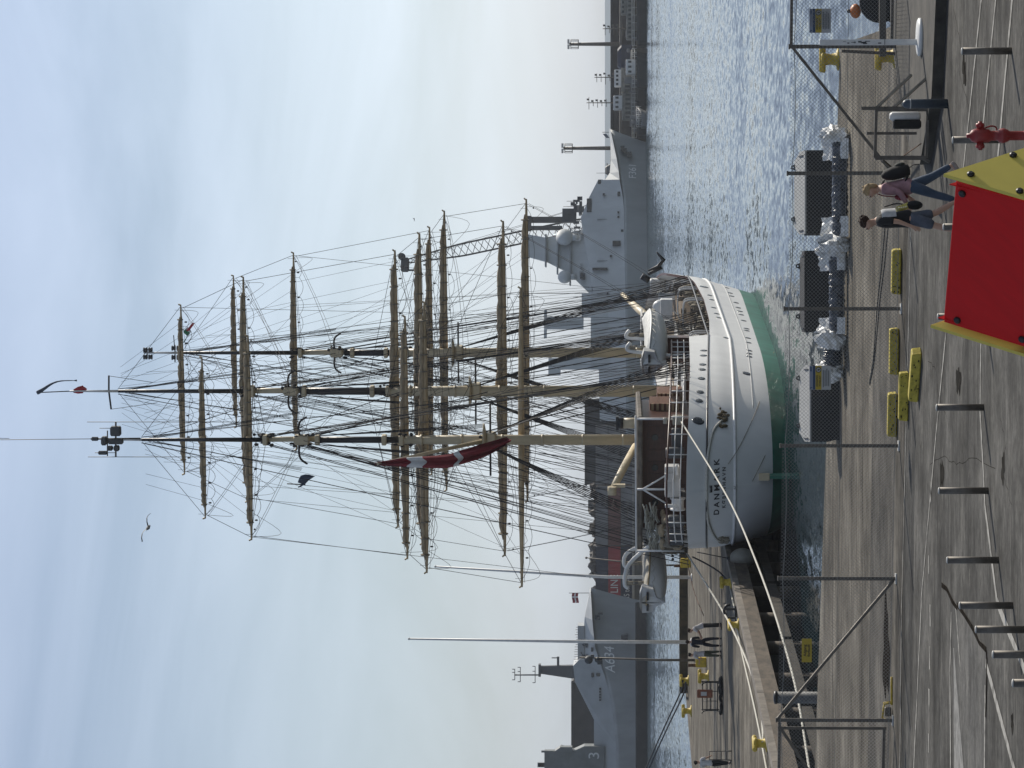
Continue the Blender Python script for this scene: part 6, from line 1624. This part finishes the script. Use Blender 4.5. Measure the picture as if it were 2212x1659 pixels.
for u in (.05, Wd - .05):
    for sd in (1, -1):
        p = RP(u, run - .06, sd); mb = MB(); mb.box((p.x, p.y, (p.z + .1) / 2), (.1, .1, p.z + .1), bev=.01); put('leg', mb, M['steel'], t_, world=True)
pz = 1.1; mb = MB(); c4 = [RP(.03, run - .08, 1), RP(Wd - .03, run - .08, 1), RP(Wd - .03, run - .08, -1), RP(.03, run - .08, -1)]
mb.prism([(p.x, p.y) for p in c4], lambda q: (q.x, q.y, pz), lambda q: (q.x, q.y, pz - .08)); put('platform', mb, M['yardwood'], t_, world=True)
# ------------------------------------------------------------------ people
def skin_mesh(nodes, edges, root=0, sub=2):
    """nodes: (point, radius); one continuous tapered surface"""
    me = bpy.data.meshes.new('t'); me.from_pydata([n[0] for n in nodes], edges, []); me.update()
    o = bpy.data.objects.new('t', me); COL.objects.link(o)
    o.modifiers.new('Skin', 'SKIN')
    if not me.skin_vertices: me.attributes  # layer comes with the modifier
    lay = me.skin_vertices[0].data
    for i, n in enumerate(nodes):
        r = n[1]; lay[i].radius = (r, r) if not isinstance(r, tuple) else r; lay[i].use_root = (i == root)
    sm = o.modifiers.new('Sub', 'SUBSURF'); sm.levels = sub; sm.render_levels = sub
    o.modifiers['Skin'].use_smooth_shade = True
    bpy.context.view_layer.update()
    out_ = bpy.data.meshes.new_from_object(o.evaluated_get(bpy.context.evaluated_depsgraph_get()))
    bpy.data.objects.remove(o); bpy.data.meshes.remove(me)
    out_.polygons.foreach_set('use_smooth', [True] * len(out_.polygons))
    return out_
cloth_mats = {}
def cm(name, col, **k):
    if name not in cloth_mats: cloth_mats[name] = mat(name, col, .85, var=.15, scale=8, bump=.15, **k)
    return cloth_mats[name]
def person(loc, face, H, label, shirt, lower, hair, lean=0.0, legs=((.0, .0), (.0, .0)), arms=((.1, .3), (.1, .3)), shorts=False, sleeves=.5, female=False, head_turn=0.0, shoes=(.05, .05, .05), longhair=False, group=None, lift=0.0, splay=(.06, .06)):
    t_ = thing('person', loc, label, 'person', group, rz=face); k = H / 1.75
    V = lambda x, y, z: Vector((x, y, z)) * k
    ca, sa = math.cos(lean), math.sin(lean)
    def T(x, y, z):                       # torso leans about the hips
        dz = z - .95; return V(x, y * ca + dz * sa, .95 + dz * ca - y * sa)
    sw_ = .17 if female else .195
    hips = [V(-.09, 0, .92), V(.09, 0, .92)]
    N = [(T(0, 0, .98), .105 * k), (T(0, .0, 1.12), .105 * k), (T(0, .01, 1.3), (.15 * k, .11 * k)), (T(0, 0, 1.44), .085 * k), (T(0, .0, 1.5), .052 * k), (T(0, .025, 1.56), .066 * k), (T(0, .03, 1.645), (.078 * k, .095 * k)), (T(0, .015, 1.715), .06 * k)]
    E = [(0, 1), (1, 2), (2, 3), (3, 4), (4, 5), (5, 6), (6, 7)]
    def add(p, r, par): N.append((p, r)); E.append((par, len(N) - 1)); return len(N) - 1
    add(T(0, .135, 1.625), .013 * k, 6)     # nose
    for s_ in (-1, 1): add(T(s_ * .088, .01, 1.635), .016 * k, 6)   # ears
    J = {}
    for i, s_ in enumerate((-1, 1)):
        th, kn = legs[i]; h = hips[i]
        kneep = h + V(s_ * splay[i] * .4, .43 * math.sin(th), -.43 * math.cos(th)); a2 = th - kn
        ank = kneep + V(s_ * .0, .41 * math.sin(a2), -.41 * math.cos(a2))
        a = add(h, .078 * k, 0); m1 = add(h.lerp(kneep, .5), .07 * k, a); b = add(kneep, .056 * k, m1); m2 = add(kneep.lerp(ank, .35), .057 * k, b); c = add(ank, .036 * k, m2)
        ft = a2 * .7; d1 = V(0, .14 * math.cos(ft), .14 * math.sin(ft) - .04); add(ank + d1, .034 * k, c)
        J['leg', i] = (h, kneep, ank, ank + d1, ft)
        ua, el = arms[i]; sh = T(s_ * sw_, 0, 1.41)
        out = .1
        elb = sh + V(s_ * out * .28, .28 * math.sin(ua) + 0, -.28 * math.cos(ua)); fa = ua + el
        wr = elb + V(s_ * -.02, .25 * math.sin(fa), -.25 * math.cos(fa))
        a = add(sh, .062 * k, 3); b = add(sh.lerp(elb, .55), .05 * k, a); c = add(elb, .04 * k, b); d = add(wr, .027 * k, c)
        dr = (wr - elb).normalized(); pm = wr + dr * .065 * k; pmi = add(pm, (.018 * k, .034 * k), d)
        side = Vector((0, 1, 0)) if abs(dr.y) < .8 else Vector((0, 0, 1)); side = (side - dr * side.dot(dr)).normalized(); nrm_ = dr.cross(side) * s_
        for q, ln in enumerate((.062, .074, .07, .055)):
            b0 = pm + side * (.027 - .018 * q) * k + dr * .012 * k; f1 = add(b0, .0085 * k, pmi); f2 = add(b0 + dr * ln * .5 * k - nrm_ * .008 * k, .008 * k, f1); add(b0 + dr * ln * .9 * k - nrm_ * .026 * k, .0068 * k, f2)
        t1 = add(wr + dr * .03 * k + side * .035 * k, .0105 * k, d); add(wr + dr * .075 * k + side * .05 * k - nrm_ * .01 * k, .008 * k, t1)
        J['arm', i] = (sh, elb, wr)
    put('body', skin_mesh(N, E), M['skin'], t_)
    # clothes follow the same joints
    g = .018 * k
    N2 = [(T(0, 0, .86), .150 * k + g), (T(0, 0, 1.0), .145 * k + g), (T(0, 0, 1.12), .125 * k + g), (T(0, .01, 1.3), (.155 * k + g, .118 * k + g)), (T(0, 0, 1.435), .085 * k + g)]; E2 = [(0, 1), (1, 2), (2, 3), (3, 4)]
    for i in (0, 1):
        sh, elb, wr = J['arm', i]; n0 = len(N2); N2.append((sh, .066 * k + g)); E2.append((4, n0))
        if sleeves <= .6: N2.append((sh.lerp(elb, .75), .056 * k + g)); E2.append((n0, n0 + 1))
        else: N2 += [(elb, .044 * k + g), (elb.lerp(wr, .92), .034 * k + g * .7)]; E2 += [(n0, n0 + 1), (n0 + 1, n0 + 2)]
    sh_ = put('shirt', skin_mesh(N2, E2), shirt, t_)
    N3 = [(T(0, 0, 1.02), .118 * k + g), (V(0, 0, .93), .13 * k + g)]; E3 = [(0, 1)]
    for i in (0, 1):
        h, kn, an, toe, ft = J['leg', i]; n0 = len(N3)
        N3 += [(h, .098 * k + g), (h.lerp(kn, .55), .084 * k + g)]; E3 += [(1, n0), (n0, n0 + 1)]
        if shorts: N3.append((h.lerp(kn, .97), .082 * k + g)); E3.append((n0 + 1, n0 + 2))
        else: N3 += [(kn, .06 * k + g), (kn.lerp(an, .4), .06 * k + g * .7), (kn.lerp(an, .93), .045 * k + g * .6)]; E3 += [(n0 + 1, n0 + 2), (n0 + 2, n0 + 3), (n0 + 3, n0 + 4)]
    put('shorts' if shorts else 'trousers', skin_mesh(N3, E3, root=1), lower, t_)
    for i in (0, 1):
        h, kn, an, toe, ft = J['leg', i]; mb = MB(); dirv = (toe - an); dirv.normalize()
        back = an - dirv * .06 * k - V(0, 0, .025); 
        mb.tube([back, an - V(0, 0, .03), an.lerp(toe, .6) - V(0, 0, .025), toe + dirv * .05 * k - V(0, 0, .012)], [.034 * k, .046 * k, .045 * k, .026 * k], 10); put('shoe', mb, cm('shoe_%02d' % int(shoes[0] * 100), shoes), t_)
    mb = MB(); hc = T(0, -.008, 1.685); mb.ball(hc, (.092 * k, .108 * k, .088 * k), 14, 10)
    rs = random.Random(int(H * 1000))
    for q in range(26):
        a, b = rs.uniform(0, 6.28), rs.uniform(-.1, 1.2); p = hc + V(.085 * math.cos(a) * math.cos(b), -.012 + .095 * math.sin(a) * math.cos(b), .085 * math.sin(b)); 
        if p.y > hc.y + .05 * k and p.z < hc.z + .02 * k: continue
        mb.ball(p, .024 * k, 6, 4)
    if longhair: mb.ball(T(0, -.07, 1.6), (.08 * k, .05 * k, .1 * k), 10, 8)
    put('hair', mb, hair, t_)
    for s_ in (-1, 1): mb = MB(); mb.ball(T(s_ * .034, .118, 1.652), .011 * k, 8, 6); put('eye', mb, M['blackletter'], t_)
    mb = MB(); mb.ball(T(0, .113, 1.577), (.024 * k, .01 * k, .008 * k), 8, 6); put('mouth', mb, cm('lips', (.32, .12, .10)), t_)
    t_['_k'] = k; del t_['_k']
    return t_, T, J
def pmat(t_):
    return Matrix.Translation(t_.location) @ t_.rotation_euler.to_matrix().to_4x4()
brown, blond, dark = cm('brown_hair', (.045, .022, .012)), cm('blond_hair', (.42, .30, .16)), cm('dark_hair', (.015, .012, .01))
LEFT = R(90)
# the two walkers on the road
g_ = gp(2087, 472, .008)
man, T, J = person(g_, LEFT, 1.80, 'man in black and white T-shirt and grey shorts walking left beside the woman in pink', cm('black_tshirt', (.014, .014, .016)), cm('slate_shorts', (.10, .115, .15)), brown, lean=.08, legs=((.30, .08), (-.22, .30)), arms=((.10, .25), (-.12, .30)), shorts=True, sleeves=.5, shoes=(.10, .08, .07))
mb = MB(); rows = []
for i in range(7):
    z_ = 1.17 + .24 * i / 6; rows.append([T(-.02 - .225 * math.sin(.25 + j * .25), -.03 - .165 * math.cos(.25 + j * .25) + (.02 if i == 6 else 0), z_) for j in range(6)])
mb.grid(rows); put('white_back_panel', mb, cm('white_panel', (.55, .55, .55)), man)
mb = MB()
for i in range(4): mb.box(T(-.10 - .02 * i, -.19, 1.10 - .035 * i), (.1, .012, .014))
put('white_stripe', mb, cm('white_panel', (.55, .55, .55)), man)
Mm = pmat(man)
mb = MB(); mb.box((0, 0, 0), (.13, .09, .24), bev=.025); t_ = thing('camera_bag', Mm @ Vector((.19, -.20, 1.05)), 'yellow pouch worn at the back hip of the man in shorts', 'bag', rz=LEFT + .3); t_.rotation_euler = (R(-22), 0, LEFT + .2)
put('pouch', mb, cm('yellow_pouch', (.72, .62, .16)), t_); mb = MB(); mb.box((0, 0, .105), (.138, .098, .05), bev=.02); put('flap', mb, cm('pale_yellow_flap', (.75, .68, .30)), t_)
t_ = thing('hip_bag', Mm @ Vector((.17, -.24, .86)), 'black bag hanging below the yellow pouch behind the man in shorts', 'bag')
put('sack', crumple((0, 0, 0.0), (.075, .10, .13), 3, 14, 10, .12) if False else (lambda mb: (mb.ball((0, 0, 0), (.08, .11, .14), 14, 10), mb)[1])(MB()), cm('black_nylon', (.012, .012, .013)), t_)
mb = MB(); mb.tube(smooth_path([(0, 0, .12), (.03, .08, .3), (-.02, .16, .5)]), .012, 5); put('strap', mb, cm('black_nylon', (.012, .012, .013)), t_)
g_ = gp(2080, 402, .008)
wo, T, J = person(g_, LEFT, 1.70, 'blond woman in pink jumper and blue jeans striding left with a backpack', cm('pink_jumper', (.42, .24, .27)), cm('blue_jeans', (.055, .085, .135)), blond, lean=.10, legs=((.36, .10), (-.42, .12)), arms=((.25, .75), (-.1, .8)), sleeves=.9, female=True, shoes=(.30, .26, .24), longhair=True)
Mw = pmat(wo)
t_ = thing('backpack', Mw @ Vector((0, -.23, 1.16)), 'black backpack on the back of the woman in pink', 'backpack', rz=LEFT); t_.rotation_euler = (R(-14), 0, LEFT)
mb = MB(); mb.lathe([(.02, -.26), (.13, -.24), (.165, -.12), (.16, .05), (.12, .18), (.05, .24), (.01, .25)], n=16); mb.v = [(x, y * .72, z) for x, y, z in mb.v]; put('pack', mb, cm('black_nylon', (.012, .012, .013)), t_)
mb = MB(); mb.ball((0, -.11, -.1), (.1, .05, .1), 12, 8); put('front_pocket', mb, cm('charcoal_nylon', (.03, .035, .03)), t_)
for s_ in (-1, 1): mb = MB(); mb.tube(smooth_path([(s_ * .08, .08, .22), (s_ * .1, .2, .3), (s_ * .1, .3, .2), (s_ * .1, .29, 0), (s_ * .1, .1, -.2)]), .016, 6); put('strap', mb, cm('black_nylon', (.012, .012, .013)), t_)
mb = MB(); mb.tube(smooth_path([(.05, -.02, -.24), (.06, -.06, -.34), (.06, -.05, -.44)]), .008, 4); put('loose_strap', mb, cm('black_nylon', (.012, .012, .013)), t_)
t_ = thing('waist_bag', Mw @ Vector((-.04, .19, 1.06)), 'dark red bag held at the waist of the woman in pink', 'bag')
mb = MB(); mb.ball((0, 0, 0), (.06, .13, .12), 14, 10); put('bag_body', mb, cm('dark_red_bag', (.20, .015, .03)), t_)
mb = MB(); mb.tube(smooth_path([(0, -.04, .1), (.02, -.02, .3), (.05, -.12, .42)]), .01, 5); put('strap', mb, cm('dark_red_bag', (.20, .015, .03)), t_)
# on the pier
wht, blk, nvy = cm('white_shirt', (.62, .60, .60)), cm('black_trousers', (.016, .016, .018)), cm('navy_overall', (.012, .014, .024))
person(gp(1559, 1351, -.02), LEFT, 1.80, 'man in white shirt and black trousers leaning forward over the pier, by the ropes', wht, blk, brown, lean=.38, legs=((.04, .03), (-.06, .05)), arms=((.7, .5), (.55, .6)), sleeves=.5)
person(gp(1559, 1387, -.02), R(10), 1.85, 'person in dark navy overalls standing with back to us at the white flagpole', nvy, nvy, brown, lean=.0, legs=((.06, .0), (-.06, .05)), arms=((.3, 1.1), (.3, 1.1)), sleeves=.9, splay=(.2, .2))
person(gp(1559, 1412, -.02), R(60), 1.72, 'person in pale top and green trousers beside the yellow box', wht, cm('green_trousers', (.085, .095, .06)), dark, lean=.12, legs=((.08, .02), (-.05, .05)), arms=((.6, 1.0), (.4, .9)), sleeves=.6)
person(gp(1580, 1648, -.02), R(-20), 1.78, 'man in white shirt and black trousers at the left edge of the pier', wht, blk, dark, lean=.05, legs=((.25, .1), (-.2, .1)), arms=((.5, .9), (.3, .6)), sleeves=.6, shoes=(.2, .2, .2))
g_ = gp(1581, 1632, -.02); t_ = thing('hand_truck', g_, 'wire framed hand truck beside the man at the left edge', 'hand truck')
mb = MB()
for x in (-.2, .2): mb.tube(smooth_path([(x, 0, .1), (x, 0, .8), (x, -.1, 1.1)]), .018, 5)
for z in (.25, .5, .75, 1.08): mb.tube([(-.2, -.02, z), (.2, -.02, z)], .015, 5)
put('frame', mb, M['black'], t_)
for x in (-.22, .22): mb = MB(); mb.lathe([(.1, -.02), (.11, 0), (.1, .02)], (x, 0, .11), 14, 'X'); put('wheel', mb, M['rubber'], t_)
# ------------------------------------------------------------------ thin harbour haze
mb = MB(); mb.box((0, 480, 24), (1700, 1160, 74)) ; hz_ = MB()
mb = MB(); mb.box((0, 450, 23.5), (1500, 1100, 73))
hm = bpy.data.materials.new('haze'); hm.use_nodes = True; t = hm.node_tree
for n_ in list(t.nodes):
    if n_.type == 'BSDF_PRINCIPLED': t.nodes.remove(n_)
pv = t.nodes.new('ShaderNodeVolumePrincipled'); pv.inputs['Density'].default_value = .00008; pv.inputs['Color'].default_value = (.86, .92, 1, 1); pv.inputs['Anisotropy'].default_value = .45
t.links.new(pv.outputs[0], [n_ for n_ in t.nodes if n_.type == 'OUTPUT_MATERIAL'][0].inputs['Volume'])
tag(put('haze', mb, hm), kind='stuff')
